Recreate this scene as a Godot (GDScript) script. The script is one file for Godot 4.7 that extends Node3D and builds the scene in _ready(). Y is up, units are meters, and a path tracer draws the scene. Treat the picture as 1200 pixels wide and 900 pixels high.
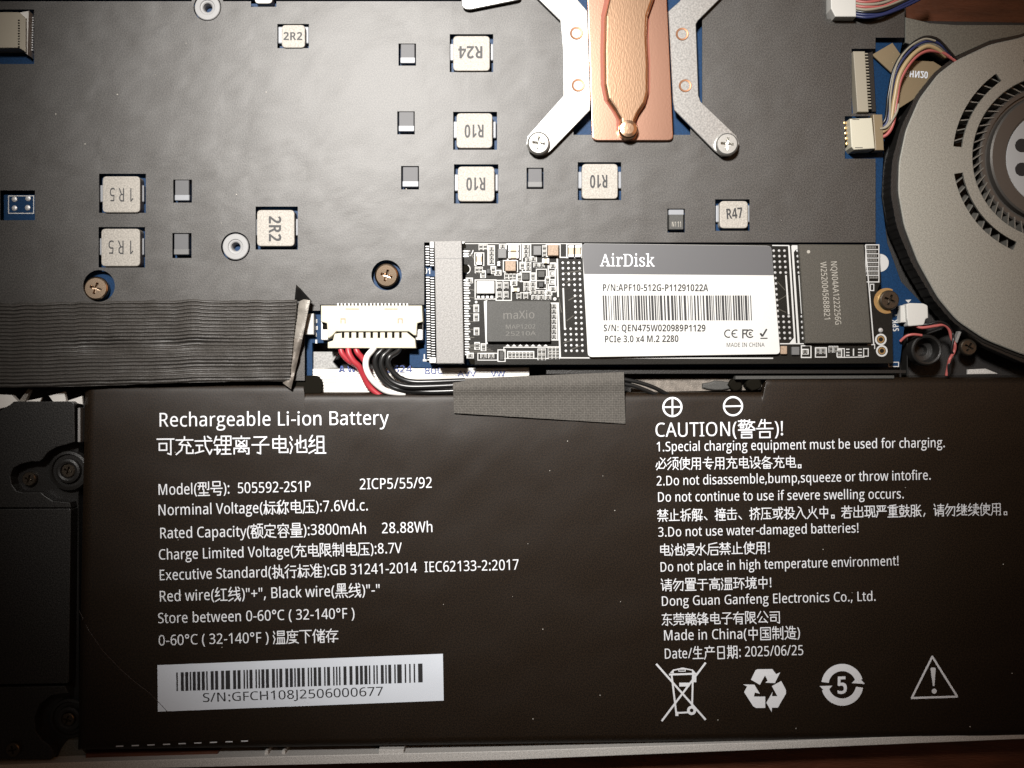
extends Node3D
# A laptop opened from below: battery, solid state drive, cooler, fan and main board under a black insulating film.
# Lengths: photo pixels across (one is 0.147 mm at the level of the film), millimetres up.

const EYE := 0.150
const PX := 0.0001471
var sans: SystemFont
var serif: SystemFont
var bold: SystemFont
var drop := {}
var M := {}
var rnd := RandomNumberGenerator.new()
var wave := FastNoiseLite.new()


func _ready() -> void:
	var eye := Camera3D.new()
	eye.name = "camera"
	eye.position = Vector3(0, EYE, 0)
	eye.rotation_degrees = Vector3(-90, 0, 0)
	eye.fov = rad_to_deg(2.0 * atan(450.0 * PX / EYE))
	eye.near = 0.01
	eye.far = 10.0
	add_child(eye)
	eye.current = true
	var air := WorldEnvironment.new()
	air.name = "surroundings"
	var e := Environment.new()
	e.background_mode = Environment.BG_COLOR
	e.background_color = Color(0.022, 0.018, 0.015).linear_to_srgb()
	e.tonemap_mode = Environment.TONE_MAPPER_LINEAR
	e.tonemap_exposure = 1.0
	e.sdfgi_enabled = true
	e.ssao_enabled = true
	e.ssil_enabled = true
	air.environment = e
	add_child(air)
	var lamp := SpotLight3D.new()   # the work lamp above and behind the laptop
	lamp.name = "work_lamp"
	lamp.position = Vector3(-0.058, 0.26, -0.135)
	add_child(lamp)
	lamp.look_at_from_position(lamp.position, P(580, 240, 0), Vector3(0, 0, -1))
	lamp.light_color = Color(1.0, 0.985, 0.965)
	lamp.light_energy = 0.24
	lamp.light_size = 0.022
	lamp.spot_angle = 19.8
	lamp.spot_angle_attenuation = 1.0
	lamp.spot_range = 3.0
	lamp.spot_attenuation = 2.0
	lamp.shadow_enabled = true

	var room := AreaLight3D.new()   # added warm fill standing in for the room's light, from the right
	room.name = "room_fill"
	room.light_color = Color(1.0, 0.72, 0.48)
	room.light_energy = 0.022
	room.area_size = Vector2(0.35, 0.35)
	room.area_range = 5.0
	room.area_attenuation = 2.0
	room.shadow_enabled = true
	add_child(room)
	room.look_at_from_position(Vector3(0.34, 0.45, -0.18), P(900, 400, 0), Vector3(0, 0, -1))

	rnd.seed = 5
	wave.seed = 11
	wave.noise_type = FastNoiseLite.TYPE_SIMPLEX_SMOOTH
	wave.frequency = 0.012
	sans = SystemFont.new()
	sans.font_names = PackedStringArray(["Droid Sans"])
	bold = SystemFont.new()
	bold.font_names = PackedStringArray(["Droid Sans"])
	bold.font_weight = 700
	serif = SystemFont.new()
	serif.font_names = PackedStringArray(["Droid Serif"])
	materials()
	case_and_table()
	main_board()
	film()
	cooler()
	drive()
	screws()
	battery()
	ribbons()
	fan()
	speaker()
	dust()


# ---------------------------------------------------------------- geometry
class Geo:
	var v := PackedVector3Array()
	var n := PackedVector3Array()

	func tri(a: Vector3, b: Vector3, c: Vector3) -> void:
		var k := (b - a).cross(c - a)
		if k.length_squared() < 1e-22:
			return
		k = k.normalized()
		v.append(a); v.append(c); v.append(b)
		n.append(k); n.append(k); n.append(k)

	func quad(a: Vector3, b: Vector3, c: Vector3, d: Vector3) -> void:
		tri(a, b, c)
		tri(a, c, d)

	func flat(a: Vector3, b: Vector3, c: Vector3) -> void:
		if (b - a).cross(c - a).y >= 0.0:
			tri(a, b, c)
		else:
			tri(a, c, b)

	func soft(a: Vector3, b: Vector3, c: Vector3, na: Vector3, nb: Vector3, nc: Vector3) -> void:
		if (b - a).cross(c - a).dot(na + nb + nc) < 0.0:
			v.append(a); v.append(b); v.append(c)
			n.append(na); n.append(nb); n.append(nc)
		else:
			v.append(a); v.append(c); v.append(b)
			n.append(na); n.append(nc); n.append(nb)


func P(x: float, y: float, h: float) -> Vector3:
	var k := PX * (1.0 - h * 0.001 / EYE)
	return Vector3((x - 600.0) * k, h * 0.001, (y - 450.0) * k)


func pts(s: String) -> PackedVector2Array:
	var out := PackedVector2Array()
	for pair in s.split(" ", false):
		var c = pair.split(",")
		out.append(Vector2(c[0].to_float(), c[1].to_float()))
	return out


func rect(x0: float, y0: float, x1: float, y1: float) -> PackedVector2Array:
	return PackedVector2Array([Vector2(x0, y0), Vector2(x1, y0), Vector2(x1, y1), Vector2(x0, y1)])


func round_off(p: PackedVector2Array, r: float, seg := 4) -> PackedVector2Array:
	var out := PackedVector2Array()
	var c := p.size()
	for i in c:
		var a := p[(i + c - 1) % c]
		var b := p[i]
		var d := p[(i + 1) % c]
		var l := minf(r, minf(a.distance_to(b), d.distance_to(b)) * 0.49)
		var s := b + (a - b).normalized() * l
		var e := b + (d - b).normalized() * l
		for k in seg + 1:
			var t := float(k) / seg
			out.append(s.lerp(b, t).lerp(b.lerp(e, t), t))
	return out


func rrect(x0: float, y0: float, x1: float, y1: float, r: float) -> PackedVector2Array:
	return round_off(rect(x0, y0, x1, y1), r)


func disc(x: float, y: float, r: float, seg := 32) -> PackedVector2Array:
	var out := PackedVector2Array()
	for i in seg:
		out.append(Vector2(x + r * cos(TAU * i / seg), y + r * sin(TAU * i / seg)))
	return out


func turned(p: PackedVector2Array) -> PackedVector2Array:
	var area := 0.0
	for i in p.size():
		area += p[i].cross(p[(i + 1) % p.size()])
	var out := p.duplicate()
	if area > 0.0:
		out.reverse()
	return out


func inset(p: PackedVector2Array, by: float) -> PackedVector2Array:
	var out := PackedVector2Array()
	var c := p.size()
	for i in c:
		var e := (p[i] - p[(i + c - 1) % c]).normalized()
		var f := (p[(i + 1) % c] - p[i]).normalized()
		var m := Vector2(e.y, -e.x) + Vector2(f.y, -f.x)
		var w := m.normalized()
		out.append(p[i] + w * by / maxf(0.35, w.dot(Vector2(e.y, -e.x))))
	return out


# An upright block over an outline given in photo pixels at its top, from h0 to h1 mm, with its top edge cut by bev pixels in n steps.
func prism(g: Geo, outline: PackedVector2Array, h0: float, h1: float, bev := 0.0, steps := 1, lift := 0.0) -> void:
	var p := turned(outline)
	var rings: Array = [[p, h0]]
	if bev > 0.0:
		var mm := bev * 0.147
		if lift > 0.0:
			mm = lift
		for k in steps + 1:
			var a := PI / 2 * k / steps
			var r := p if k == 0 else inset(p, bev * (1.0 - cos(a)) if steps > 1 else bev)
			rings.append([r, h1 - mm * (1.0 - sin(a)) if steps > 1 else (h1 - mm if k == 0 else h1)])
	else:
		rings.append([p, h1])
	var c := p.size()
	for k in rings.size() - 1:
		var lo: PackedVector2Array = rings[k][0]
		var hi: PackedVector2Array = rings[k + 1][0]
		for i in c:
			var j := (i + 1) % c
			var a := Q(lo[i], rings[k][1], h1)
			var b := Q(lo[j], rings[k][1], h1)
			var d := Q(hi[i], rings[k + 1][1], h1)
			var e := Q(hi[j], rings[k + 1][1], h1)
			g.tri(d, a, b)
			g.tri(d, b, e)
	var top: PackedVector2Array = rings[-1][0]
	var t := Geometry2D.triangulate_polygon(top)
	for i in range(0, t.size(), 3):
		g.flat(Q(top[t[i]], h1, h1), Q(top[t[i + 1]], h1, h1), Q(top[t[i + 2]], h1, h1))


func Q(p: Vector2, h: float, at: float) -> Vector3:   # the place that p shows at height at, moved straight up or down to height h
	var w := P(p.x, p.y, at)
	return Vector3(w.x, h * 0.001, w.z)


func block(g: Geo, x0: float, y0: float, x1: float, y1: float, h0: float, h1: float, bev := 0.0) -> void:
	prism(g, rect(x0, y0, x1, y1), h0, h1, bev)


# A turned shape: profile holds (radius in pixels, height in mm) from the outer foot up and in.
func lathe(g: Geo, x: float, y: float, ref: float, profile: Array, seg := 40) -> void:
	var o := P(x, y, ref)
	for k in profile.size() - 1:
		var a: Vector2 = profile[k]
		var b: Vector2 = profile[k + 1]
		var slope := Vector2((b.y - a.y), -(b.x - a.x) * 0.147).normalized()
		for i in seg:
			var t0 := TAU * i / seg
			var t1 := TAU * (i + 1) / seg
			var e0 := Vector3(cos(t0), 0, sin(t0))
			var e1 := Vector3(cos(t1), 0, sin(t1))
			var n0 := e0 * slope.x + Vector3.UP * slope.y
			var n1 := e1 * slope.x + Vector3.UP * slope.y
			var base := Vector3(o.x, 0, o.z)
			var p0 := base + e0 * a.x * PX + Vector3.UP * a.y * 0.001
			var p1 := base + e1 * a.x * PX + Vector3.UP * a.y * 0.001
			var q0 := base + e0 * b.x * PX + Vector3.UP * b.y * 0.001
			var q1 := base + e1 * b.x * PX + Vector3.UP * b.y * 0.001
			if a.x > 0.0:
				g.soft(p0, p1, q0, n0, n1, n0)
			if b.x > 0.0:
				g.soft(p1, q1, q0, n1, n1, n0)


func curve(s: String, steps := 10) -> PackedVector3Array:   # "x,y,h x,y,h ..." smoothed
	var k: Array = []
	for w in s.split(" ", false):
		var c = w.split(",")
		k.append(P(c[0].to_float(), c[1].to_float(), c[2].to_float()))
	var out := PackedVector3Array()
	for i in k.size() - 1:
		var a: Vector3 = k[maxi(i - 1, 0)]
		var d: Vector3 = k[mini(i + 2, k.size() - 1)]
		for j in steps:
			out.append(k[i].cubic_interpolate(k[i + 1], a, d, float(j) / steps))
	out.append(k[-1])
	return out


func tube(g: Geo, path: PackedVector3Array, r_px: float, seg := 10) -> void:
	var r := r_px * PX
	var side := Vector3.ZERO
	var rings: Array = []
	for i in path.size():
		var d := (path[mini(i + 1, path.size() - 1)] - path[maxi(i - 1, 0)]).normalized()
		side = (Vector3.UP.cross(d) if side == Vector3.ZERO else side - d * side.dot(d)).normalized()
		if side.length() < 0.5:
			side = Vector3.RIGHT
		var other := d.cross(side)
		var ring: Array = []
		for k in seg:
			ring.append(side * cos(TAU * k / seg) + other * sin(TAU * k / seg))
		rings.append(ring)
	for i in path.size() - 1:
		for k in seg:
			var l := (k + 1) % seg
			var a: Vector3 = rings[i][k]
			var b: Vector3 = rings[i][l]
			var c: Vector3 = rings[i + 1][k]
			var d: Vector3 = rings[i + 1][l]
			g.soft(path[i] + a * r, path[i] + b * r, path[i + 1] + c * r, a, b, c)
			g.soft(path[i] + b * r, path[i + 1] + d * r, path[i + 1] + c * r, b, d, c)
	for e in [0, path.size() - 1]:
		for k in seg:
			g.tri(path[e], path[e] + rings[e][k] * r, path[e] + rings[e][(k + 1) % seg] * r)


# A sheet over rows of points, with an edge that hangs down by skirt metres.
func sheet(g: Geo, rows: Array, skirt: float) -> void:
	var nr := rows.size()
	var nc: int = rows[0].size()
	var nor: Array = []
	for i in nr:
		var line := PackedVector3Array()
		for j in nc:
			var du: Vector3 = rows[i][mini(j + 1, nc - 1)] - rows[i][maxi(j - 1, 0)]
			var dv: Vector3 = rows[mini(i + 1, nr - 1)][j] - rows[maxi(i - 1, 0)][j]
			var k := dv.cross(du).normalized()
			line.append(k if k.y >= 0 else -k)
		nor.append(line)
	for i in nr - 1:
		for j in nc - 1:
			g.soft(rows[i][j], rows[i + 1][j], rows[i][j + 1], nor[i][j], nor[i + 1][j], nor[i][j + 1])
			g.soft(rows[i + 1][j], rows[i + 1][j + 1], rows[i][j + 1], nor[i + 1][j], nor[i + 1][j + 1], nor[i][j + 1])
	var loop: Array = []
	for i in nr:
		loop.append(rows[i][0])
	for j in range(1, nc):
		loop.append(rows[nr - 1][j])
	for i in range(nr - 2, -1, -1):
		loop.append(rows[i][nc - 1])
	for j in range(nc - 2, -1, -1):
		loop.append(rows[0][j])
	var down := Vector3.DOWN * skirt
	for i in loop.size() - 1:
		g.quad(loop[i], loop[i] + down, loop[i + 1] + down, loop[i + 1])


func spread(g: Geo, c: PackedVector2Array, nu: int, nv: int, height: Callable, skirt_mm: float) -> void:   # a sheet over four corners: top left, top right, bottom right, bottom left
	var rows: Array = []
	for j in nv + 1:
		var line := PackedVector3Array()
		for i in nu + 1:
			var u := float(i) / nu
			var w := float(j) / nv
			var p := c[0].lerp(c[1], u).lerp(c[3].lerp(c[2], u), w)
			line.append(P(p.x, p.y, height.call(p, u, w)))
		rows.append(line)
	sheet(g, rows, skirt_mm * 0.001)


func bar(g: Geo, a: Vector2, b: Vector2, w: float, h, t := 0.0) -> void:   # a printed stroke, w pixels wide
	var d := (b - a).normalized()
	var s := Vector2(-d.y, d.x) * w / 2
	var e := d * t
	if h is Callable and a.distance_to(b) > 5.0:
		var n := int(ceil(a.distance_to(b) / 5.0))
		layer = (layer + 1) % 40
		for i in n:
			ink(g, PackedVector2Array([a.lerp(b, float(i) / n) - (e if i == 0 else Vector2.ZERO) - s, a.lerp(b, float(i + 1) / n) + (e if i == n - 1 else Vector2.ZERO) - s, a.lerp(b, float(i + 1) / n) + (e if i == n - 1 else Vector2.ZERO) + s, a.lerp(b, float(i) / n) - (e if i == 0 else Vector2.ZERO) + s]), h)
		return
	ink(g, PackedVector2Array([a - e - s, b + e - s, b + e + s, a - e + s]), h)


var layer := 0
func ink(g: Geo, p: PackedVector2Array, h) -> void:
	layer = (layer + 1) % 40
	var up := layer * 0.0008
	var t := Geometry2D.triangulate_polygon(p)
	var w := PackedVector3Array()
	for q in p:
		w.append(P(q.x, q.y, (h.call(q) if h is Callable else h) + up))
	for i in range(0, t.size(), 3):
		g.flat(w[t[i]], w[t[i + 1]], w[t[i + 2]])


func hoop(g: Geo, x: float, y: float, r0: float, r1: float, h, from := 0.0, to := 360.0, seg := 36) -> void:   # a printed ring
	for i in seg:
		var a := deg_to_rad(lerpf(from, to, float(i) / seg))
		var b := deg_to_rad(lerpf(from, to, float(i + 1) / seg))
		var o := Vector2(x, y)
		var ea := Vector2(cos(a), sin(a))
		var eb := Vector2(cos(b), sin(b))
		var q := [o + ea * r0, o + ea * r1, o + eb * r1, o + eb * r0]
		var w := []
		for k in q:
			w.append(P(k.x, k.y, h.call(k) if h is Callable else h))
		g.flat(w[0], w[1], w[2])
		g.flat(w[0], w[2], w[3])


func frame(g: Geo, x0: float, y0: float, x1: float, y1: float, w: float, h) -> void:   # a printed rectangle
	ink(g, rect(x0, y0, x1, y0 + w), h)
	ink(g, rect(x0, y1 - w, x1, y1), h)
	ink(g, rect(x0, y0 + w, x0 + w, y1 - w), h)
	ink(g, rect(x1 - w, y0 + w, x1, y1 - w), h)


# ---------------------------------------------------------------- lettering
const PIECES := {
	"K": "00g0gg0g00", "R": "00g0gg0g00 08g8", "T": "00g0gg0g00 08g8 808g", "M": "808g 05g5 860f 86gf", "H": "e023 828g 06g6 870f 87gf",
	"J": "6006 43f3 28f8 0cgc 888gfd", "S": "2184 0669 1g9a", "D": "04g4 909g5e 0bg8", "Y": "2073 06868fgb", "I": "9015b5 e40af9 0ggd",
	"B": "101g 10e086fb8c", "P": "00g0 8064 141c 14f4fc 878b 8b0g 9dgg", "E": "000b 00g0gb 848a 8a0g 8cgg",
}
const GLYPHS := {
	"可": "02g2 d2dgaf K:269c", "充": "8083 03g3 7337d8 b5e9 685c0g a8afgfgc", "式": "04g4 90a9eggc c0f2 1878 484e 0f8d", "锂": "J:006g T:70g8 b8bg 8cfc 7ggg",
	"离": "8082 02g2 54b8 b458 3439d9d4 1g1bfbfgdg 895eae acce", "子": "21e186 868g5f 08g8", "电": "R:23eb 808fgfgc", "池": "S:004g 58f4fbdb a0ab 747fgfgc",
	"组": "I:006g 818g 81e1eg 86e6 8beb 6ggg", "型": "0191 0595 313519 7179 b1b7 f0f9d9 898g 2ded 0ggg", "号": "K:30d5 08g8 584cecdg9g", "标": "M:006g 82f2 76g6 c6cgaf 9a7e eage",
	"称": "H:006g a076 93g3e6 c4cgaf 9a7e eage", "压": "11g1 212a0g 949f 58e8 3fgf cbed", "额": "4042 04028284 3419 25750b 377a K:2b7g P:90gg", "定": "8082 1512f2f5 37d7 878f 8bdb 493c0g 3c7fgg",
	"容": "8082 1512f2f5 5428 b4e8 861c 86gc K:4bcg", "量": "R:30d5 07g7 T:29ed 8d8g 0ggg", "限": "B:005g 71e1e7 74e4 77e7 717fad 97cdgg fabc", "制": "2004 1393 06a6 505g 1f1a9a9e8e c2cb f0fgdf",
	"执": "D:006g 75d5deggfc a0a86g 79bd", "行": "5004 550a 383g 82f2 77g7 d7dgaf", "准": "0135 0f4a 8047 646g b0c3 64g4 68f8 6cfc 6ggg b4bg", "红": "I:006g 82f2 b2bf 7fgf",
	"线": "I:006g 75f4 79f8 a0bafggd fa8g d0f2", "黑": "K:30d6 5264 b2a4 808b 28e8 0bgb 2d0g 5d6g 9dag ddgg", "温": "S:004g R:61f6 6f69f9ff 999f c9cf 4ggg", "度": "8082 12g2 222a0g 36f6 6469b9b4 4cdc9f3g 6cgg",
	"下": "01g1 818g 94d8", "储": "4007 252g 6173 56777e9b 83f3 b0b6 86g6 g18b R:a9fg", "存": "03g3 700a 373g 66e6a9 a9ag8f 5cgc",
	"警": "0191 3033 6063 3305 14848878 K:2557 b094 a2g2 e299 b4g8 09g9 3bdb K:3ddg", "告": "5026 43e3 8088 08g8 K:3bdg", "必": "270c 555eceeb 70a3 e11g d6gb", "须": "5004 5509 690g P:80gg",
	"使": "4007 252g 53g3 K:65f9 a0ab4g 6bgg", "用": "212b0g 21e1egcg 26e6 2beb 818g", "专": "33d3 07g7 805bdb8f 5cbg", "设": "Y:005g 818467 81d1d6g6 79f9bd6g 8agg",
	"备": "6016 52d20a 45ga T:3bdg", "禁": "0272 4048 4307 4377 92g2 c0c8 c397 c3g7 39d9 0cgc 8c8g 4d2g cdeg", "止": "808f 87e7 353f 0fgf", "拆": "D:006g f082 828a6g 87g7 c7cg c9fc",
	"解": "3005 317154 141c0g 14747g5g 1878 1c7c 444c 91f1f6d6 c197 a99b 9bgb 8ege d8dg", "撞": "D:005g b0b2 62g2 8395 e3d5 66g6 T:78fc bcbg 6ggg", "击": "23e3 808f 07g7 2a2fefea",
	"挤": "D:005g b0b2 62g2 e269 83g9 999c7g d9dg", "或": "03g3 K:257a 0e8c a0b9eggd f67g d0f2", "投": "D:006g 818467 81d1d6g6 79f9bd6g 8agg", "入": "4082 840g 82bbgg",
	"火": "80870g 87gg 3448 e3b8", "中": "K:24ea 808g", "若": "03g3 5055 b0b5 07g7 850e K:4adg", "出": "808f 2227e7e2 191ffff9", "现": "0161 0777 313e 0e7d 8a81f1fa b4b96g c9cfgfgc",
	"严": "11f1 6168 a1a8 2346 e3c6 18g8 282c0g", "重": "d031 03g3 R:35db 818g 2ded 0ggg", "鼓": "0282 4045 1575 K:177b 2c3e 6c5e 0g8f 94g4 c0c8 98f89g a9gg",
	"胀": "111b0g 11616g4f 1666 1b6b f1a6 78g8 909fcd b8gg", "请": "Y:005g 62g2 75f5 58g8 b0b8 7g7afafgdg 7dfd", "勿": "4007 34f4egbf 841d c43g", "继": "I:006g 818fgf c1cd 97g7 a3b5 f3d5 c79c c7fb",
	"续": "I:006g 82f2 c0c5 75g5f8 97a9 8aab 7cgc c6cb7g cdgg", "浸": "S:004g 61f1f666 63f3 5a58g8ga 7beb5g 8cgg", "水": "808g5f 15650e e398 86ge", "后": "e022 222a0g 26g6 K:5afg",
	"置": "K:10f4 6064 a0a4 06g6 8468 K:38de 3ada 3cdc 0ggg", "于": "22e2 07g7 828g5f", "高": "8082 02g2 K:44c7 1g19f9fgdg K:5bbe", "环": "0161 0777 313e 0e7d 82g2 c27a c6cg d7gb",
	"境": "0565 303d 0e6c b0b2 72g2 9395 e3d5 65g5 R:87eb 9b9d6g cbcfgfgd", "东": "12f2 7038f8 959g6f 5b1f cbgf", "莞": "02g2 5054 b0b4 1815f5f8 48c8 1bfb 6b5e0g abafgfgd",
	"赣": "4042 0282 2325 6365 0585 R:177b 0d8d 4b4g b095 a2f297 b3g7 98f8 E:9agg", "锋": "J:006g a075 92e278 94g8 89f9 8bfb 7dgd c8cg", "有": "03g3 700a 474g 47d7dgag 4ada 4ddd",
	"公": "5008 a0g8 772ede aaff", "司": "11f1fgcf 15b5 K:28ad", "国": "K:11fg 44c4 48c8 3ddd 848d a9cb", "造": "2043 06464c0g 4d7fgg 8065 83f3 b0b7 67g7 K:89ed",
	"生": "4017 34e4 808f 39d9 0fgf", "产": "8082 12f2 4357 c3b7 27g7 272c0g", "日": "R:31dg", "期": "0383 202c 606c 2666 2969 0c8c 2d0g 6d8g a1ab8g a1f1fgdf a6f6 abfb",
	"。": "K:2c6g", "、": "1b5f", "，": "4c2g",
}


func digit(c: String) -> float:
	return "0123456789abcdefg".find(c) / 16.0


func strokes(s: String, box := Rect2(0, 0, 1, 1)) -> Array:
	var out: Array = []
	for w in s.split(" ", false):
		if w.length() > 1 and w[1] == ":":
			var a := Vector2(digit(w[2]), digit(w[3]))
			var b := Vector2(digit(w[4]), digit(w[5]))
			out.append_array(strokes(PIECES[w[0]], Rect2(box.position + a * box.size, (b - a) * box.size)))
			continue
		var line := PackedVector2Array()
		for i in range(0, w.length() - 1, 2):
			line.append(box.position + Vector2(digit(w[i]), digit(w[i + 1])) * box.size)
		out.append(line)
	return out


func letters(run: String, font: Font) -> PackedVector2Array:   # triangles in ems, up from the base line
	var t := TextMesh.new()
	t.font = font
	t.font_size = 64
	t.pixel_size = 1.0 / 64
	t.depth = 0.0
	t.curve_step = 2.0
	t.horizontal_alignment = HORIZONTAL_ALIGNMENT_LEFT
	if not drop.has(font):
		t.text = "H"
		drop[font] = t.get_aabb().position.y
	t.text = run
	var out := PackedVector2Array()
	if t.get_surface_count() == 0:
		return out
	var s := t.surface_get_arrays(0)
	var vv: PackedVector3Array = s[Mesh.ARRAY_VERTEX]
	var ii = s[Mesh.ARRAY_INDEX]
	if ii == null:
		for q in vv:
			out.append(Vector2(q.x, q.y - drop[font]))
	else:
		for k in ii:
			out.append(Vector2(vv[k].x, vv[k].y - drop[font]))
	return out


# Writes s along the base line from a to b (photo pixels), em pixels tall; h is a height in mm or a function of the place.
func write(g: Geo, s: String, a: Vector2, b: Vector2, em: float, h, font: Font = null, weight := 0.072) -> void:
	font = font if font else sans
	var runs: Array = []
	var text := ""
	var wide := 0.0
	for c in s + "\n":
		if c == "\n" or GLYPHS.has(c):
			if text != "":
				var adv := font.get_string_size(text, HORIZONTAL_ALIGNMENT_LEFT, -1, 64).x / 64.0
				runs.append([text, wide, false])
				wide += adv
				text = ""
			if c != "\n":
				runs.append([c, wide, true])
				wide += 1.0
		else:
			text += c
	var d := (b - a).normalized()
	var up := Vector2(d.y, -d.x)
	var sx := a.distance_to(b) / wide
	for r in runs:
		if r[2]:
			for line in strokes(GLYPHS[r[0]]):
				for k in line.size() - 1:
					var p: Array = []
					for q in [line[k], line[k + 1]]:
						p.append(a + d * sx * (r[1] + 0.06 + 0.88 * q.x) + up * em * (0.80 - 0.90 * q.y))
					bar(g, p[0], p[1], em * weight, h, em * weight * 0.4)
		else:
			layer = (layer + 1) % 40
			var tris := letters(r[0], font)
			var w := PackedVector3Array()
			for q in tris:
				var p: Vector2 = a + d * sx * (r[1] + q.x) + up * em * q.y
				w.append(P(p.x, p.y, (h.call(p) if h is Callable else h) + layer * 0.0008))
			for k in range(0, w.size() - 2, 3):
				g.flat(w[k], w[k + 1], w[k + 2])


func barcode(g: Geo, a: Vector2, b: Vector2, down: Vector2, unit: float, h, code: int) -> void:
	var r := RandomNumberGenerator.new()
	r.seed = code
	var d := (b - a).normalized()
	var at := 0.0
	var long := a.distance_to(b)
	while at < long - unit:
		var w: float = unit * [1, 1, 2, 2, 3, 1, 2][r.randi() % 7]
		w = minf(w, long - at)
		ink(g, PackedVector2Array([a + d * at, a + d * (at + w), a + d * (at + w) + down, a + d * at + down]), h)
		at += w + unit * [1, 1, 2, 1, 1, 1, 2][r.randi() % 7]


# ---------------------------------------------------------------- objects
func tag(o: Node3D, label: String, category := "", group := "", kind := "") -> Node3D:
	for k in [["label", label], ["category", category], ["group", group], ["kind", kind]]:
		if k[1] != "":
			o.set_meta(k[0], k[1])
	return o


func thing(called: String, x: float, y: float, h: float, label: String, category: String, group := "") -> Node3D:
	var o := Node3D.new()
	o.name = called
	o.position = P(x, y, h)
	add_child(o, true)
	return tag(o, label, category, group)


func place_of(o: Node3D) -> Vector3:
	var at := Vector3.ZERO
	while o != self:
		at += o.position
		o = o.get_parent()
	return at


func part(g: Geo, called: String, m: Material, parent: Node3D = self) -> MeshInstance3D:
	var lo := g.v[0]
	var hi := g.v[0]
	for p in g.v:
		lo = lo.min(p)
		hi = hi.max(p)
	var o := Vector3((lo.x + hi.x) / 2, lo.y, (lo.z + hi.z) / 2)
	var vv := g.v.duplicate()
	for i in vv.size():
		vv[i] -= o
	var arrays := []
	arrays.resize(Mesh.ARRAY_MAX)
	arrays[Mesh.ARRAY_VERTEX] = vv
	arrays[Mesh.ARRAY_NORMAL] = g.n
	var mesh := ArrayMesh.new()
	mesh.add_surface_from_arrays(Mesh.PRIMITIVE_TRIANGLES, arrays)
	mesh.surface_set_material(0, m)
	var node := MeshInstance3D.new()
	node.name = called
	node.mesh = mesh
	node.position = o - place_of(parent)
	parent.add_child(node, true)
	return node


func copy(o: Node3D, parent: Node3D, to: Vector3, label := "") -> Node3D:   # the same part or thing with its base moved to a place in the scene
	var c: Node3D = o.duplicate()
	parent.add_child(c, true)
	c.name = numbered(parent, str(o.name))
	c.position = to - place_of(parent)
	if label != "":
		c.set_meta("label", label)
	return c


func numbered(parent: Node, called: String) -> String:
	var i := 1
	while parent.has_node("%s_%03d" % [called, i]):
		i += 1
	return "%s_%03d" % [called, i]


# ---------------------------------------------------------------- materials
func noise(freq: float, size: int, octaves: int, lo: float, hi: float, code: int, cut := 0.0) -> NoiseTexture2D:
	var f := FastNoiseLite.new()
	f.noise_type = FastNoiseLite.TYPE_SIMPLEX_SMOOTH
	f.frequency = freq
	f.seed = code
	f.fractal_octaves = octaves
	f.fractal_type = FastNoiseLite.FRACTAL_FBM if octaves > 1 else FastNoiseLite.FRACTAL_NONE
	var t := NoiseTexture2D.new()
	t.width = size
	t.height = size
	t.seamless = true
	t.noise = f
	var ramp := Gradient.new()
	ramp.set_color(0, Color(lo, lo, lo))
	ramp.set_color(1, Color(hi, hi, hi))
	ramp.set_offset(0, cut)
	ramp.set_offset(1, 1.0 - cut)
	t.color_ramp = ramp
	return t


# colour in linear values; relief in mm over a tile in mm
func mat(called: String, r: float, g: float, b: float, rough: float, metal := 0.0, relief: Texture2D = null, relief_mm := 0.0, tile := Vector3(10, 10, 10), tone: Texture2D = null, shine: Texture2D = null) -> StandardMaterial3D:
	var m := StandardMaterial3D.new()
	m.resource_name = called
	m.albedo_color = Color(r, g, b).linear_to_srgb()
	m.roughness = rough
	m.metallic = metal
	m.uv1_triplanar = true
	m.uv1_world_triplanar = true
	m.uv1_scale = Vector3(1000.0 / tile.x, 1000.0 / tile.y, 1000.0 / tile.z)
	if relief:
		m.heightmap_enabled = true
		m.heightmap_texture = relief
		m.heightmap_scale = relief_mm * 0.1
	if tone:
		m.albedo_texture = tone
	if shine:
		m.roughness_texture = shine
	M[called] = m
	return m


func weave() -> ImageTexture:
	var im := Image.create(64, 64, false, Image.FORMAT_L8)
	for y in 64:
		for x in 64:
			var u := fposmod(x / 8.0, 2.0)
			var w := fposmod(y / 8.0, 2.0)
			var over := (int(x / 8.0) + int(y / 8.0)) % 2 == 0
			var k := sin(fposmod(u, 1.0) * PI) if over else sin(fposmod(w, 1.0) * PI)
			im.set_pixel(x, y, Color(k, k, k))
	return ImageTexture.create_from_image(im)


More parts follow.
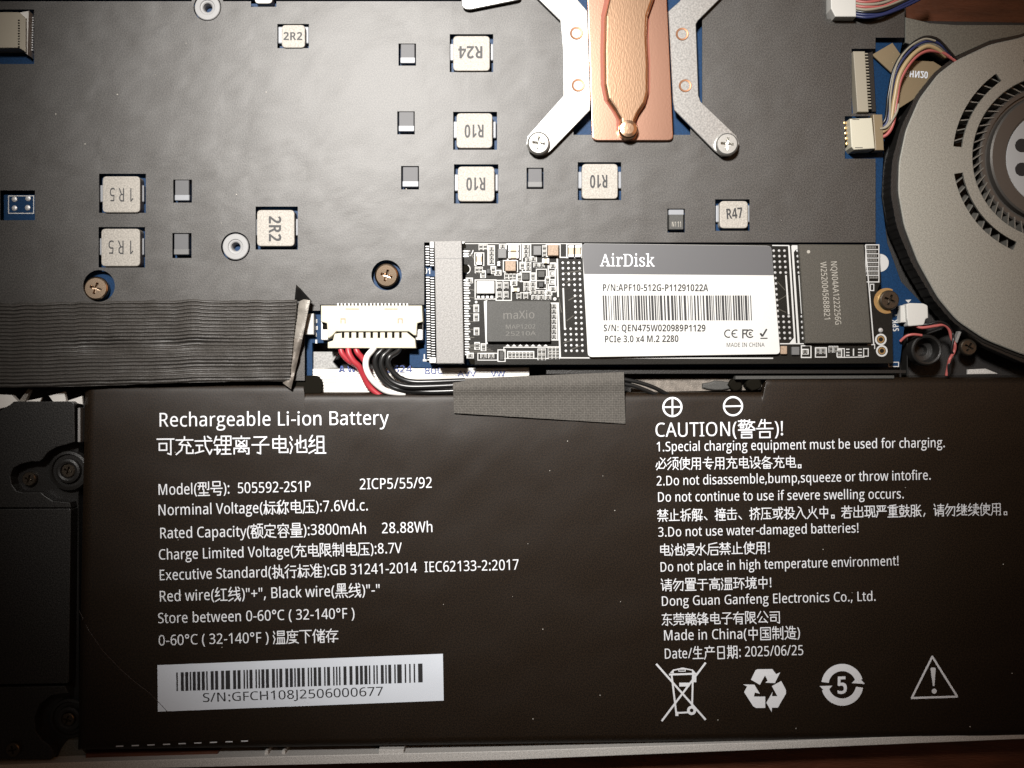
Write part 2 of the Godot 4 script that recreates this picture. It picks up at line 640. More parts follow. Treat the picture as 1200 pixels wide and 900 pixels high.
func materials() -> void:
	var grain := noise(0.055, 512, 2, 0.0, 1.0, 1)
	var fine := noise(0.12, 512, 2, 0.0, 1.0, 2)
	var cloud := noise(0.008, 512, 4, 0.72, 1.0, 3)
	var smear := noise(0.010, 512, 4, 0.84, 1.0, 4)
	var pepper := noise(0.07, 512, 2, 0.6, 1.0, 8, 0.3)
	var speck := noise(0.05, 512, 3, 0.75, 1.0, 5)
	var cloth := weave()
	var ten := Vector3(10, 10, 10)
	mat("film", 0.056, 0.050, 0.044, 0.50, 0.0, grain, 0.006, Vector3(10, 10, 10), pepper)
	M.film.metallic_specular = 0.57
	mat("edge_shade", 0.22, 0.055, 0.028, 0.6)  # dark copper red that paints the shaded side of the heat pipe
	mat("rivet", 0.32, 0.16, 0.09, 0.5, 0.7)
	mat("faint_ink", 0.125, 0.12, 0.11, 0.6)
	mat("memory", 0.078, 0.070, 0.056, 0.6, 0.0, fine, 0.03, Vector3(8, 8, 8), speck)
	mat("trace", 0.055, 0.05, 0.038, 0.5)
	mat("board", 0.008, 0.042, 0.115, 0.45, 0.0, fine, 0.01, ten, speck)
	mat("wrap", 0.0185, 0.0105, 0.0050, 0.48, 0.0, grain, 0.005, Vector3(11, 11, 11), pepper)
	M.wrap.metallic_specular = 0.38
	mat("white_ink", 0.78, 0.80, 0.84, 0.6)
	mat("black_ink", 0.02, 0.02, 0.022, 0.6)
	mat("grey_ink", 0.06, 0.06, 0.06, 0.6)
	mat("chip_ink", 0.36, 0.34, 0.30, 0.6)
	mat("paper", 0.58, 0.58, 0.565, 0.5, 0.0, fine, 0.003, ten)
	mat("grey_paper", 0.10, 0.10, 0.105, 0.4, 0.0, fine, 0.004, ten)
	mat("sticker", 0.72, 0.77, 0.85, 0.55, 0.0, fine, 0.004, ten)
	mat("ferrite", 0.44, 0.41, 0.365, 0.6, 0.05, fine, 0.01, ten, speck)
	mat("tan", 0.42, 0.30, 0.21, 0.55, 0.0, fine, 0.02, ten, speck)
	mat("ceramic", 0.55, 0.45, 0.30, 0.45)
	mat("grey_chip", 0.12, 0.12, 0.12, 0.5, 0.0, fine, 0.01, ten)
	mat("tin", 0.52, 0.52, 0.52, 0.45, 0.5, fine, 0.01, ten)
	mat("gold", 0.60, 0.42, 0.19, 0.35, 0.8, fine, 0.01, ten)
	mat("standoff", 0.27, 0.27, 0.27, 0.5, 0.0, fine, 0.01, ten)
	mat("beige", 0.30, 0.27, 0.21, 0.55, 0.0, fine, 0.01, ten)
	mat("tape_back", 0.24, 0.21, 0.18, 0.5, 0.2, grain, 0.03, Vector3(8, 8, 8), cloud)
	mat("cap_end", 0.24, 0.25, 0.27, 0.45)
	mat("cap_top", 0.09, 0.09, 0.095, 0.6, 0.0, fine, 0.01, ten)
	mat("chip", 0.072, 0.071, 0.066, 0.6, 0.0, fine, 0.03, Vector3(8, 8, 8), speck)
	mat("drive_board", 0.014, 0.0125, 0.010, 0.45, 0.0, fine, 0.015, ten, speck)
	M.board.metallic_specular = 0.28
	M.drive_board.metallic_specular = 0.3
	mat("solder", 0.24, 0.235, 0.22, 0.45, 0.3)
	mat("silk", 0.50, 0.50, 0.49, 0.6)
	mat("socket", 0.33, 0.32, 0.31, 0.55, 0.0, grain, 0.015, Vector3(9, 9, 9), speck)
	mat("cream", 0.53, 0.50, 0.40, 0.55, 0.0, fine, 0.006, ten)
	mat("white_plastic", 0.58, 0.57, 0.54, 0.55, 0.0, fine, 0.006, ten)
	mat("dark_slot", 0.008, 0.007, 0.005, 0.7)
	M.dark_slot.metallic_specular = 0.1
	mat("copper", 0.70, 0.40, 0.29, 0.25, 1.0, grain, 0.003, Vector3(12, 12, 12))
	mat("pipe", 0.72, 0.46, 0.30, 0.24, 1.0, grain, 0.0048, Vector3(10, 10, 30))
	mat("steel", 0.66, 0.655, 0.64, 0.27, 0.65, fine, 0.003, Vector3(12, 12, 12), speck)
	mat("screw_steel", 0.70, 0.69, 0.66, 0.28, 0.9, fine, 0.004, ten)
	mat("brass_screw", 0.46, 0.34, 0.24, 0.24, 1.0, fine, 0.004, ten)
	mat("dark_screw", 0.10, 0.08, 0.06, 0.35, 0.8, fine, 0.02, ten)
	mat("fan_metal", 0.47, 0.46, 0.41, 0.48, 0.3, fine, 0.008, Vector3(8, 8, 8), speck)
	mat("fan_black", 0.012, 0.012, 0.012, 0.45)
	mat("blade", 0.20, 0.19, 0.17, 0.4)
	mat("hub", 0.11, 0.10, 0.09, 0.42, 0.3, fine, 0.01, ten)
	mat("hub_label", 0.50, 0.51, 0.52, 0.5)
	mat("cloth", 0.115, 0.105, 0.092, 0.75, 0.0, cloth, 0.08, Vector3(2.4, 2.4, 2.4), cloud)
	mat("ribbed", 0.072, 0.065, 0.058, 0.40, 0.0, fine, 0.010, Vector3(9, 9, 9), pepper)
	mat("foil", 0.36, 0.33, 0.29, 0.5, 0.2, grain, 0.05, Vector3(8, 8, 8), cloud)
	mat("ribbon", 0.76, 0.74, 0.70, 0.45)
	mat("blue_ink", 0.03, 0.06, 0.22, 0.6)
	mat("red_wire", 0.36, 0.03, 0.04, 0.4)
	mat("white_wire", 0.80, 0.78, 0.75, 0.4)
	mat("black_wire", 0.012, 0.012, 0.012, 0.3)
	mat("yellow_wire", 0.42, 0.31, 0.165, 0.4)
	mat("blue_wire", 0.022, 0.03, 0.10, 0.4)
	mat("pink_wire", 0.42, 0.11, 0.10, 0.4)
	mat("flex", 0.21, 0.16, 0.095, 0.45, 0.0, fine, 0.01, ten)
	mat("speaker", 0.026, 0.024, 0.022, 0.48, 0.0, grain, 0.02, Vector3(12, 12, 12), pepper)
	mat("black_plastic", 0.014, 0.013, 0.012, 0.4, 0.0, grain, 0.02, Vector3(8, 8, 8))
	mat("chassis", 0.02, 0.018, 0.017, 0.6, 0.0, grain, 0.03, Vector3(8, 8, 8))
	mat("aluminium", 0.80, 0.78, 0.75, 0.5, 0.0, grain, 0.02, Vector3(8, 8, 8), speck)
	mat("plate", 0.24, 0.24, 0.21, 0.5, 0.5, fine, 0.012, ten, speck)
	mat("wood", 0.13, 0.04, 0.018, 0.45, 0.0, grain, 0.05, Vector3(60, 60, 10), cloud)
	mat("hair", 0.04, 0.024, 0.018, 0.4)
	mat("dust", 0.55, 0.52, 0.47, 0.8)
	mat("speaker_dust", 0.06, 0.055, 0.05, 0.9)


# ---------------------------------------------------------------- main board and its film
const BOARD := -1.0   # top of the main board; the film's top lies at about 0.3


func film_height(p: Vector2) -> float:
	return 0.30 + 0.085 * wave.get_noise_2d(p.x, p.y) + 0.007 * wave.get_noise_2d(p.x * 3.1, p.y * 3.1 + 900.0)


func film() -> void:
	var holes := [rect(-60, -60, 548, 1.5), rect(1060, -60, 1300, 600), rect(1026, 44, 1300, 600), rect(998, 57, 1026, 133), rect(990, 136, 1026, 186), rect(497, 284, 1300, 600),
		rect(375, 357, 497, 600), rect(357, 364, 375, 600), rect(-60, 446, 357, 600), rect(664, -60, 823, 122), rect(672, 122, 809, 158), rect(325, 28, 362, 56.5), rect(527, 40, 578, 84.5),
		rect(531, 131, 582.5, 175.5), rect(532, 192.5, 584, 238.5), rect(677, 190, 728, 234.5), rect(838, 233.5, 878.5, 270.5), rect(116, 203.5, 171, 249.5), rect(115.5, 266, 170, 313.5),
		rect(299.5, 242, 349, 292.5), rect(467, 51, 487.5, 77), rect(465.5, 130.5, 486, 157.5), rect(470, 194.5, 491, 222), rect(617, 196.5, 637, 221.5), rect(203, 210.5, 225, 237.5),
		rect(202, 273, 224.5, 302.5), rect(782, 244.5, 802.5, 272.5), rect(0, 223, 41, 258), rect(-60, 11, 40, 75), rect(294, -60, 324, 8), rect(968, -60, 1006, 22)]
	var rounds := [[243.0, 8.5, 16.2], [276.0, 289.0, 17.0], [116.0, 335.0, 18.6], [453.0, 322.5, 17.8]]
	var xs: Array = []
	var ys: Array = []
	for k in range(-36, 1076, 12):
		xs.append(float(k))
	for k in range(-36, 470, 12):
		ys.append(float(k))
	for r in rounds:
		holes.append(rect(r[0] - r[2] - 2, r[1] - r[2] - 2, r[0] + r[2] + 2, r[1] + r[2] + 2))
	for q in holes:
		for p in q:
			if p.x > -40 and p.x < 1080: xs.append(p.x)
			if p.y > -40 and p.y < 480: ys.append(p.y)
	for list in [xs, ys]:
		list.sort()
		for i in range(list.size() - 1, 0, -1):
			if list[i] - list[i - 1] < 0.05:
				list.remove_at(i)
	var open := func(x: float, y: float) -> bool:
		for q in holes:
			if x > q[0].x and x < q[2].x and y > q[0].y and y < q[2].y:
				return true
		return false
	var g := Geo.new()
	var at := func(x: float, y: float) -> Vector3: return P(x, y, film_height(Vector2(x, y)))
	var nor := func(x: float, y: float) -> Vector3:
		var e := 2.0
		var dx := (film_height(Vector2(x + e, y)) - film_height(Vector2(x - e, y))) * 0.001 / (2 * e * PX)
		var dy := (film_height(Vector2(x, y + e)) - film_height(Vector2(x, y - e))) * 0.001 / (2 * e * PX)
		return Vector3(-dx, 1, -dy).normalized()
	var down := Vector3.DOWN * 0.00022
	var solid: Array = []
	for j in ys.size() - 1:
		var line: Array = []
		for i in xs.size() - 1:
			line.append(not open.call((xs[i] + xs[i + 1]) / 2, (ys[j] + ys[j + 1]) / 2))
		solid.append(line)
	for j in ys.size() - 1:
		for i in xs.size() - 1:
			if not solid[j][i]:
				continue
			var x0: float = xs[i]
			var x1: float = xs[i + 1]
			var y0: float = ys[j]
			var y1: float = ys[j + 1]
			var a: Vector3 = at.call(x0, y0)
			var b: Vector3 = at.call(x1, y0)
			var c: Vector3 = at.call(x1, y1)
			var d: Vector3 = at.call(x0, y1)
			g.soft(a, d, b, nor.call(x0, y0), nor.call(x0, y1), nor.call(x1, y0))
			g.soft(d, c, b, nor.call(x0, y1), nor.call(x1, y1), nor.call(x1, y0))
			if i == 0 or not solid[j][i - 1]: g.quad(a, a + down, d + down, d)
			if i == xs.size() - 2 or not solid[j][i + 1]: g.quad(c, c + down, b + down, b)
			if j == 0 or not solid[j - 1][i]: g.quad(b, b + down, a + down, a)
			if j == ys.size() - 2 or not solid[j + 1][i]: g.quad(d, d + down, c + down, c)
	for r in rounds:
		var q: float = r[2] + 2
		for i in 48:
			var w: Array = []
			for t in [TAU * i / 48, TAU * (i + 1) / 48]:
				var e := Vector2(cos(t), sin(t))
				var o: Vector2 = Vector2(r[0], r[1]) + e * q / maxf(absf(e.x), absf(e.y))
				var k: Vector2 = Vector2(r[0], r[1]) + e * r[2]
				w.append(at.call(o.x, o.y))
				w.append(at.call(k.x, k.y))
			g.flat(w[0], w[1], w[2])
			g.flat(w[1], w[3], w[2])
			g.quad(w[3], w[3] + down, w[1] + down, w[1])
	tag(part(g, "insulating_film", M.film), "matte black insulating film with cut-outs covering the main board", "film")


func main_board() -> void:
	var t := thing("main_board", 540, 220, -2.2, "blue main board under the black film, its chips showing through cut-outs", "circuit board")
	var g := Geo.new()
	prism(g, pts("-60,4 549,4 549,-60 1060,-60 1060,40 1046,100 1036,170 1033,230 1040,285 1056,330 1085,360 1085,372 1060,384 1054,430 640,430 640,428 512,428 508,431 484,431 480,427 480,412 497,408 497,402 366,402 366,446 -60,446"), BOARD - 1.2, BOARD, 0.4)
	part(g, "board", M.board, t)
	# coils
	var coils := [
		[330, 29, 357.5, 56, "2R2", Vector2(331.5, 47), Vector2(354.5, 47), 13, "small inductor marked 2R2"], [531, 42, 574, 83, "R24", Vector2(567, 54), Vector2(537, 54), 20, "inductor marked R24"],
		[535, 132.5, 577, 173.5, "R10", Vector2(568, 146), Vector2(544, 146), 21, "uppermost inductor marked R10"], [536.5, 195, 579.5, 236, "R10", Vector2(570, 208), Vector2(546, 208), 21, "inductor marked R10 above the drive's socket"],
		[682, 192, 724, 233, "R10", Vector2(713, 205), Vector2(691, 205), 21, "inductor marked R10 below the cooler"], [843.5, 235.5, 876.5, 267.5, "R47", Vector2(851, 257), Vector2(871, 255), 17, "small inductor marked R47"],
		[120, 206.5, 164, 249, "", Vector2.ZERO, Vector2.ZERO, 0, "upper inductor marked 1R5"], [118.5, 268, 164, 312, "", Vector2.ZERO, Vector2.ZERO, 0, "lower inductor marked 1R5"],
		[301, 246, 345, 288.5, "2R2", Vector2(315, 252.5), Vector2(315, 283), 20, "large inductor marked 2R2"]]
	for c in coils:
		var top := 0.75 if c[2] - c[0] > 35 else 0.6
		g = Geo.new()
		prism(g, rrect(c[0], c[1], c[2], c[3], 5), BOARD + 0.1, top, 1.0, 3)
		var o := part(g, "inductor", M.ferrite, t)
		o.set_meta("label", c[8])
		var my: float = (c[1] + c[3]) / 2
		for s in [-1, 1]:
			g = Geo.new()
			var x: float = c[2] - 4 if s > 0 else c[0] + 4
			prism(g, rrect(minf(x, x + s * 8.5), my - 11, maxf(x, x + s * 8.5), my + 9, 1.5), BOARD + 0.06, -0.25, 1.2, 2)
			part(g, "terminal", M.cap_end, o)
		g = Geo.new()
		if c[4] != "":
			write(g, c[4], c[5], c[6], c[7], top + 0.012, bold)
		else:
			write(g, "1 R 5", Vector2(c[2] - 6.5, c[1] + 14), Vector2(c[0] + 8, c[1] + 14), 22, top + 0.012)
		part(g, "marking", M.black_ink, o)
	# capacitors standing in small cut-outs
	for c in [[469.5, 51.5, 486, 73.5, 0], [467.5, 131, 485, 153.5, 0], [472, 195.5, 490, 218.5, 0], [619, 197.5, 635, 219, 1], [205, 211, 221.5, 234.5, 0], [204, 274, 221, 298, 1], [784, 246, 801, 269, 2]]:
		g = Geo.new()
		prism(g, rrect(c[0], c[1], c[2], c[3], 1.2), BOARD + 0.02, 0.40, 0.6)
		var o := part(g, "capacitor", M.cap_top if c[4] < 2 else M.chip, t)
		g = Geo.new()
		prism(g, rrect(c[0] - 0.4, c[3] - (6.5 if c[4] < 2 else 1.0) if c[4] < 2 else c[1] - 0.4, c[2] + 0.4, c[3] + 0.4 if c[4] < 2 else c[1] + 6.0, 1.2), BOARD + 0.03, 0.43, 0.6)
		part(g, "end_cap", M.cap_end if c[4] != 1 else M.grey_chip, o)
		if c[4] == 2:
			g = Geo.new()
			write(g, "N1", Vector2(787, 265.5), Vector2(793, 265.5), 8, 0.42)
			write(g, "11", Vector2(793.5, 266), Vector2(799, 266), 9, 0.42)
			part(g, "marking", M.chip_ink, o)
	# solder pads on bare blue board at the left edge
	for p in [[17, 233.5], [33, 232.5], [17, 244], [32.5, 243.5]]:
		g = Geo.new()
		lathe(g, p[0], p[1], BOARD, [Vector2(3.4, BOARD + 0.01), Vector2(2.9, BOARD + 0.08), Vector2(1.5, BOARD + 0.14), Vector2(0, BOARD + 0.15)], 14)
		part(g, "solder_pad", M.tin, t)
	g = Geo.new()
	frame(g, 9.5, 229, 40, 250.5, 1.1, BOARD + 0.02)
	hoop(g, 1031, 308, 0.1, 10.5, BOARD + 0.03, -100, 88)
	write(g, "SPK", Vector2(1053.5, 388), Vector2(1052.0, 374), 9.5, BOARD + 0.03, bold)
	write(g, "L", Vector2(1055.5, 370.5), Vector2(1055, 365.0), 9.5, BOARD + 0.03, bold)
	write(g, "01", Vector2(496.5, 321), Vector2(505.5, 321), 9.5, BOARD + 0.03, bold)
	ink(g, pts("1061,351.5 1068,351 1064.5,355"), BOARD + 0.03)
	frame(g, 1041, 424, 1053.5, 430, 1.0, BOARD + 0.03)
	ink(g, rect(496.5, 415, 498, 423), BOARD + 0.03)
	ink(g, rect(495.5, 421, 500, 423.5), BOARD + 0.03)
	for p in [[369.5, 374], [370, 382], [369, 390], [369.5, 398]]:
		ink(g, rect(p[0], p[1], p[0] + 2.2, p[1] + 4.5), BOARD + 0.03)
	part(g, "board_print", M.silk, t).set_meta("kind", "stuff")
	# stand-offs
	for s in [[243.0, 8.5, 15.0], [276.0, 289.0, 15.2]]:
		g = Geo.new()
		lathe(g, s[0], s[1], 0.5, [Vector2(s[2], BOARD), Vector2(s[2], 0.42), Vector2(s[2] - 0.8, 0.52), Vector2(9.0, 0.52), Vector2(8.2, 0.40), Vector2(6.6, 0.38), Vector2(5.4, 0.3), Vector2(4.4, -0.2), Vector2(4.0, -2.0), Vector2(0, -2.0)], 40)
		part(g, "standoff", M.standoff, t)
	# battery socket
	g = Geo.new()
	prism(g, pts("376,358 494.5,358 495.5,377 489,379 488,393 485,393 479,388.5 394,388.5 390,393 386,396 384,396 383,379 376,377"), BOARD, 1.5, 1.0, 2)
	var o := part(g, "battery_socket", M.cream, t)
	o.set_meta("label", "wide cream socket for the battery lead")
	for k in 20:
		g = Geo.new()
		block(g, 395 + k * 4.28, 355.2, 397 + k * 4.28, 360, BOARD + 0.1, 0.8, 0.3)
		part(g, "pin", M.tin, o)
	g = Geo.new()
	for x in [405.0, 450.5]:
		block(g, x, 361.5, x + 15.5, 362.8, 1.4, 1.515)
	for x in [399.0, 466.0]:
		prism(g, pts("%f,373 %f,373 %f,379 %f,379 %f,374.5 %f,374.5 %f,379 %f,379" % [x, x + 6, x + 6, x + 4.8, x + 4.8, x + 1.2, x + 1.2, x]), 1.4, 1.515)
	part(g, "slot", M.tan, o)
	for x in [376.0, 487.0]:
		g = Geo.new()
		prism(g, rrect(x, 376.5, x + 8.5, 398.5, 1.5), BOARD, 0.7, 0.8, 2)
		var w := part(g, "latch", M.tin, o)
		g = Geo.new()
		block(g, x + 2, 377, x + 8, 386, 0.6, 0.74)
		part(g, "latch_slot", M.dark_slot, w)
	# drive socket
	g = Geo.new()
	prism(g, pts("509,282.5 541,282 543.5,426 511.5,426"), BOARD, 2.6, 0.9, 2)
	o = part(g, "drive_socket", M.socket, t)
	o.set_meta("label", "grey edge socket holding the drive")
	g = Geo.new()
	for k in 45:
		if k > 7 and k < 12:
			continue
		var x := 498.6 + k * 0.045
		var y := 288.2 + k * 3.02
		block(g, x, y, x + 4.3, y + 1.35, BOARD, -0.3, 0.2)
		block(g, x + 5.2, y + 0.9, x + 9.5, y + 2.15, BOARD, 0.5, 0.2)
	part(g, "pin_row", M.tin, o).set_meta("kind", "stuff")
	g = Geo.new()
	prism(g, pts("498.5,283 510,283 510,311 498.5,311"), BOARD, BOARD + 0.1)
	prism(g, pts("498.5,324 510,324 511.5,424 500,424"), BOARD, BOARD + 0.1)
	part(g, "foot", M.dark_slot, o)
	g = Geo.new()
	for b in [[503.5, 283, 508.5, 291], [503, 418.5, 511, 425.5], [540.5, 283, 545, 288]]:
		block(g, b[0], b[1], b[2], b[3], BOARD, 0.9, 0.6)
	part(g, "solder_tab", M.tin, o)
	g = Geo.new()
	block(g, 509.8, 302.6, 541.3, 303.2, 2.4, 2.612)
	part(g, "seam", M.grey_chip, o)
	# small ribbon sockets at the left and right edges
	g = Geo.new()
	prism(g, pts("-30,14 22,14 30,21 30,61 22,56 -30,56"), BOARD, 1.4, 0.8, 2)
	o = part(g, "ribbon_socket", M.beige, t)
	o.set_meta("label", "beige ribbon socket at the left edge")
	g = Geo.new()
	prism(g, pts("20.5,15 33.5,12.5 32,64 28,60 28.5,22"), BOARD, 1.0, 0.5)
	part(g, "latch", M.white_plastic, o)
	for k in 14:
		g = Geo.new()
		block(g, 36.0 - k * 0.06, 20 + k * 2.9, 39.5 - k * 0.06, 21.5 + k * 2.9, BOARD, -0.2, 0.2)
		part(g, "pin", M.tin, o)
	for k in 11:
		g = Geo.new()
		block(g, 21.0, 23 + k * 3.1, 23, 24.6 + k * 3.1, 1.3, 1.44)
		part(g, "slot", M.dark_slot, o)
	g = Geo.new()
	prism(g, pts("1000,60 1013.5,60 1018,131 1005,131"), BOARD, 1.0, 0.6, 2)
	o = part(g, "ribbon_socket", M.beige, t)
	o.set_meta("label", "tall narrow ribbon socket with a comb of teeth left of the fan")
	for k in 19:
		var y := 62.0 + k * 3.55
		var x := 1013.0 + k * 0.235
		g = Geo.new()
		block(g, x - 1.5, y, x + 4.2, y + 1.5, BOARD, 0.85, 0.3)
		part(g, "tooth", M.beige, o)
		g = Geo.new()
		block(g, x - 15.2, y + 1.0, x - 12.3, y + 2.6, BOARD, -0.2, 0.3)
		part(g, "pin", M.gold, o)
	g = Geo.new()
	prism(g, pts("1017,62 1023,60 1027,131 1022,131"), BOARD, 0.2, 0.5)
	part(g, "latch", M.black_plastic, o)
	g = Geo.new()
	prism(g, pts("973,-30 1003,-30 1003.5,19.5 979,19.5 974,10"), BOARD, 2.0, 1.0, 2)
	o = part(g, "cable_socket", M.white_plastic, t)
	o.set_meta("label", "white cable socket cut off by the top edge")
	for k in 5:
		g = Geo.new()
		block(g, 971.5, 1.0 + k * 3.7, 976, 3.0 + k * 3.7, BOARD, 0.2, 0.3)
		part(g, "pin", M.gold, o)
	g = Geo.new()
	prism(g, rrect(298.5, -20, 319, 4, 5), BOARD, 0.5, 1.0, 2)
	part(g, "connector", M.white_plastic, t).set_meta("label", "pale connector cut off by the top edge")
	# speaker lead socket
	g = Geo.new()
	prism(g, pts("1055.5,358 1062,357.5 1062,375 1067,377.5 1055.5,378"), BOARD, 0.4, 0.6)
	part(g, "speaker_socket", M.white_plastic, t)
	# fan lead socket
	g = Geo.new()
	prism(g, pts("996,139 1022,138 1025.5,174 1001,175.5 998,172"), BOARD, 1.8, 1.0, 2)
	o = part(g, "fan_socket", M.cream, t)
	o.set_meta("label", "cream socket of the fan lead with five gold pins")
	for k in 5:
		g = Geo.new()
		prism(g, rrect(988.5 + k * 0.7, 142 + k * 6.1, 998 + k * 0.7, 145.6 + k * 6.1, 1.2), BOARD, 0.3, 0.8, 2)
		part(g, "pin", M.gold, o)
	g = Geo.new()
	block(g, 999, 139.6, 1007, 140.4, 1.7, 1.82)
	block(g, 1002, 172.6, 1011, 173.4, 1.7, 1.82)
	part(g, "slot", M.chip, o)
	# small parts between the battery socket and the tape
	g = Geo.new()
	prism(g, rect(357, 367.5, 367.5, 392), BOARD, 0.6, 0.8)
	part(g, "connector", M.white_plastic, t).set_meta("label", "small white connector beside the silvery tape end")


# ---------------------------------------------------------------- screws
func plus(t: float, w: float, l: float) -> float:
	var c := maxf(absf(cos(t)), 1e-4)
	var s := maxf(absf(sin(t)), 1e-4)
	return maxf(minf(l / c, w / s), minf(w / c, l / s))


func screw_shape(r: float, h: float, cross: float, turn: float) -> Geo:   # a pan head with a cross recess, its foot at height 0
	var g := Geo.new()
	lathe(g, 600, 450, 0, [Vector2(r, 0), Vector2(r, h * 0.55), Vector2(r * 0.95, h * 0.82), Vector2(r * 0.84, h)], 48)
	var w := cross * 0.22
	for i in 96:
		var q: Array = []
		for t in [TAU * i / 96, TAU * (i + 1) / 96]:
			var e := Vector3(cos(t), 0, sin(t))
			var k := plus(t - turn, w, cross) * PX
			q.append([e * r * 0.84 * PX + Vector3.UP * h * 0.001, e * k + Vector3.UP * h * 0.001, e * k * 0.72 + Vector3.UP * h * 0.00025])
		g.flat(q[0][0], q[0][1], q[1][0])
		g.flat(q[1][0], q[0][1], q[1][1])
		g.quad(q[0][1], q[0][2], q[1][2], q[1][1])
		g.flat(q[0][2], Vector3.UP * h * 0.0002, q[1][2])
	return g


func screws() -> void:
	var steel := part(screw_shape(13.2, 0.9, 7.5, 0.12), "screw", M.screw_steel)
	steel.position = P(631, 168.5, 1.3)
	steel.rotation.x = 0.11
	tag(steel, "silvery cross-head screw on the foot of the bright left cooler arm", "screw", "cooler screws")
	copy(steel, self, P(851, 170, 1.3), "silvery cross-head screw on the foot of the dull right cooler arm").rotation = Vector3(0.04, 0.0, 0.05)
	var brass := part(screw_shape(14.2, 0.7, 7.0, 0.3), "board_screw", M.brass_screw)
	brass.position = P(453.5, 323, -0.5)
	brass.rotation.x = 0.075
	tag(brass, "coppery screw sunk in the film above the cream battery socket", "screw", "board screws")
	copy(brass, self, P(114, 338.5, -0.5), "tilted coppery screw sunk in the film above the ribbed tape").rotation = Vector3(-0.04, 0.0, -0.075)
	var dark := part(screw_shape(11.5, 0.8, 6.5, 0.4), "drive_screw", M.dark_screw)
	dark.position = P(1040.5, 352, 1.3)
	tag(dark, "dark brown cross-head screw holding the right end of the drive", "screw")


# ---------------------------------------------------------------- cooler
func cooler() -> void:
	var t := thing("cooler", 738, 60, BOARD, "copper cooler plate with flat heat pipe between two steel arms", "cooler")
	var g := Geo.new()
	prism(g, round_off(pts("687,-40 780,-40 789.5,165 694,165"), 7), -0.4, 0.9, 1.2, 3)
	part(g, "copper_plate", M.copper, t)
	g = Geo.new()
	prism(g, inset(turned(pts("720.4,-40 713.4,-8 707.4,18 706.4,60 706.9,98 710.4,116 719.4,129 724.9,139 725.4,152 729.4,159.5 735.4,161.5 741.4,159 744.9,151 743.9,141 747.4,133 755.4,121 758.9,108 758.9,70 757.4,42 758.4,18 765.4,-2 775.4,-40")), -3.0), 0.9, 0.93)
	part(g, "pipe_shade_line", M.edge_shade, t)  # dark outline painted for the shade and dark reflection on the pipe's side wall
	g = Geo.new()
	prism(g, pts("722,-40 715,-8 709,18 708,60 708.5,98 712,116 721,129 726.5,139 727,152 731,159.5 737,161.5 743,159 746.5,151 745.5,141 749,133 757,121 760.5,108 760.5,70 759,42 760,18 767,-2 777,-40"), 0.9, 2.3, 4.0, 4, 1.1)
	part(g, "heat_pipe", M.pipe, t)
	g = Geo.new()
	lathe(g, 736.5, 151, 2.2, [Vector2(11.5, 0.9), Vector2(11.5, 1.8), Vector2(11.0, 2.15), Vector2(9.5, 2.36), Vector2(6, 2.46), Vector2(0, 2.48)], 32)
	part(g, "crimped_tip", M.pipe, t)
	for a in [["left_arm", "600,-33 632,0 656.5,24 659.5,60 660,112 618,159.5 616.5,168 620,177 629,183 638,181.5 645,177 691.5,129 692,118 688.5,13 672,-6 640,-40", [[675.5, 39], [677.5, 100]], "bright steel arm"],
		["right_arm", "812,-40 797,1 783.5,13 789,119 790.5,129 838,177 846,183 856,183 864,177 866.5,168 863,159 821,119 818.5,112 815.5,28 818,24 842,0 880,-40", [[799.5, 40], [803, 100.5]], "duller steel arm"]]:
		g = Geo.new()
		prism(g, pts(a[1]), 0.95, 1.25, 0.6)
		var o := part(g, "arm", M.steel, t)
		o.set_meta("label", a[3])
		for r in a[2]:
			g = Geo.new()
			lathe(g, r[0], r[1], 1.25, [Vector2(7.6, 1.25), Vector2(7.0, 1.34), Vector2(5.4, 1.30), Vector2(4.2, 1.05), Vector2(0, 0.55)], 28)
			part(g, "rivet", M.rivet, o)
	g = Geo.new()
	prism(g, round_off(pts("536,-40 604,-40 611,-1 549,11.5 542,9"), 5), 0.9, 1.2, 0.8, 2)
	var s := part(g, "metal_cover", M.steel)
	tag(s, "corner of a pale grey metal cover at the top edge left of the cooler", "cover")


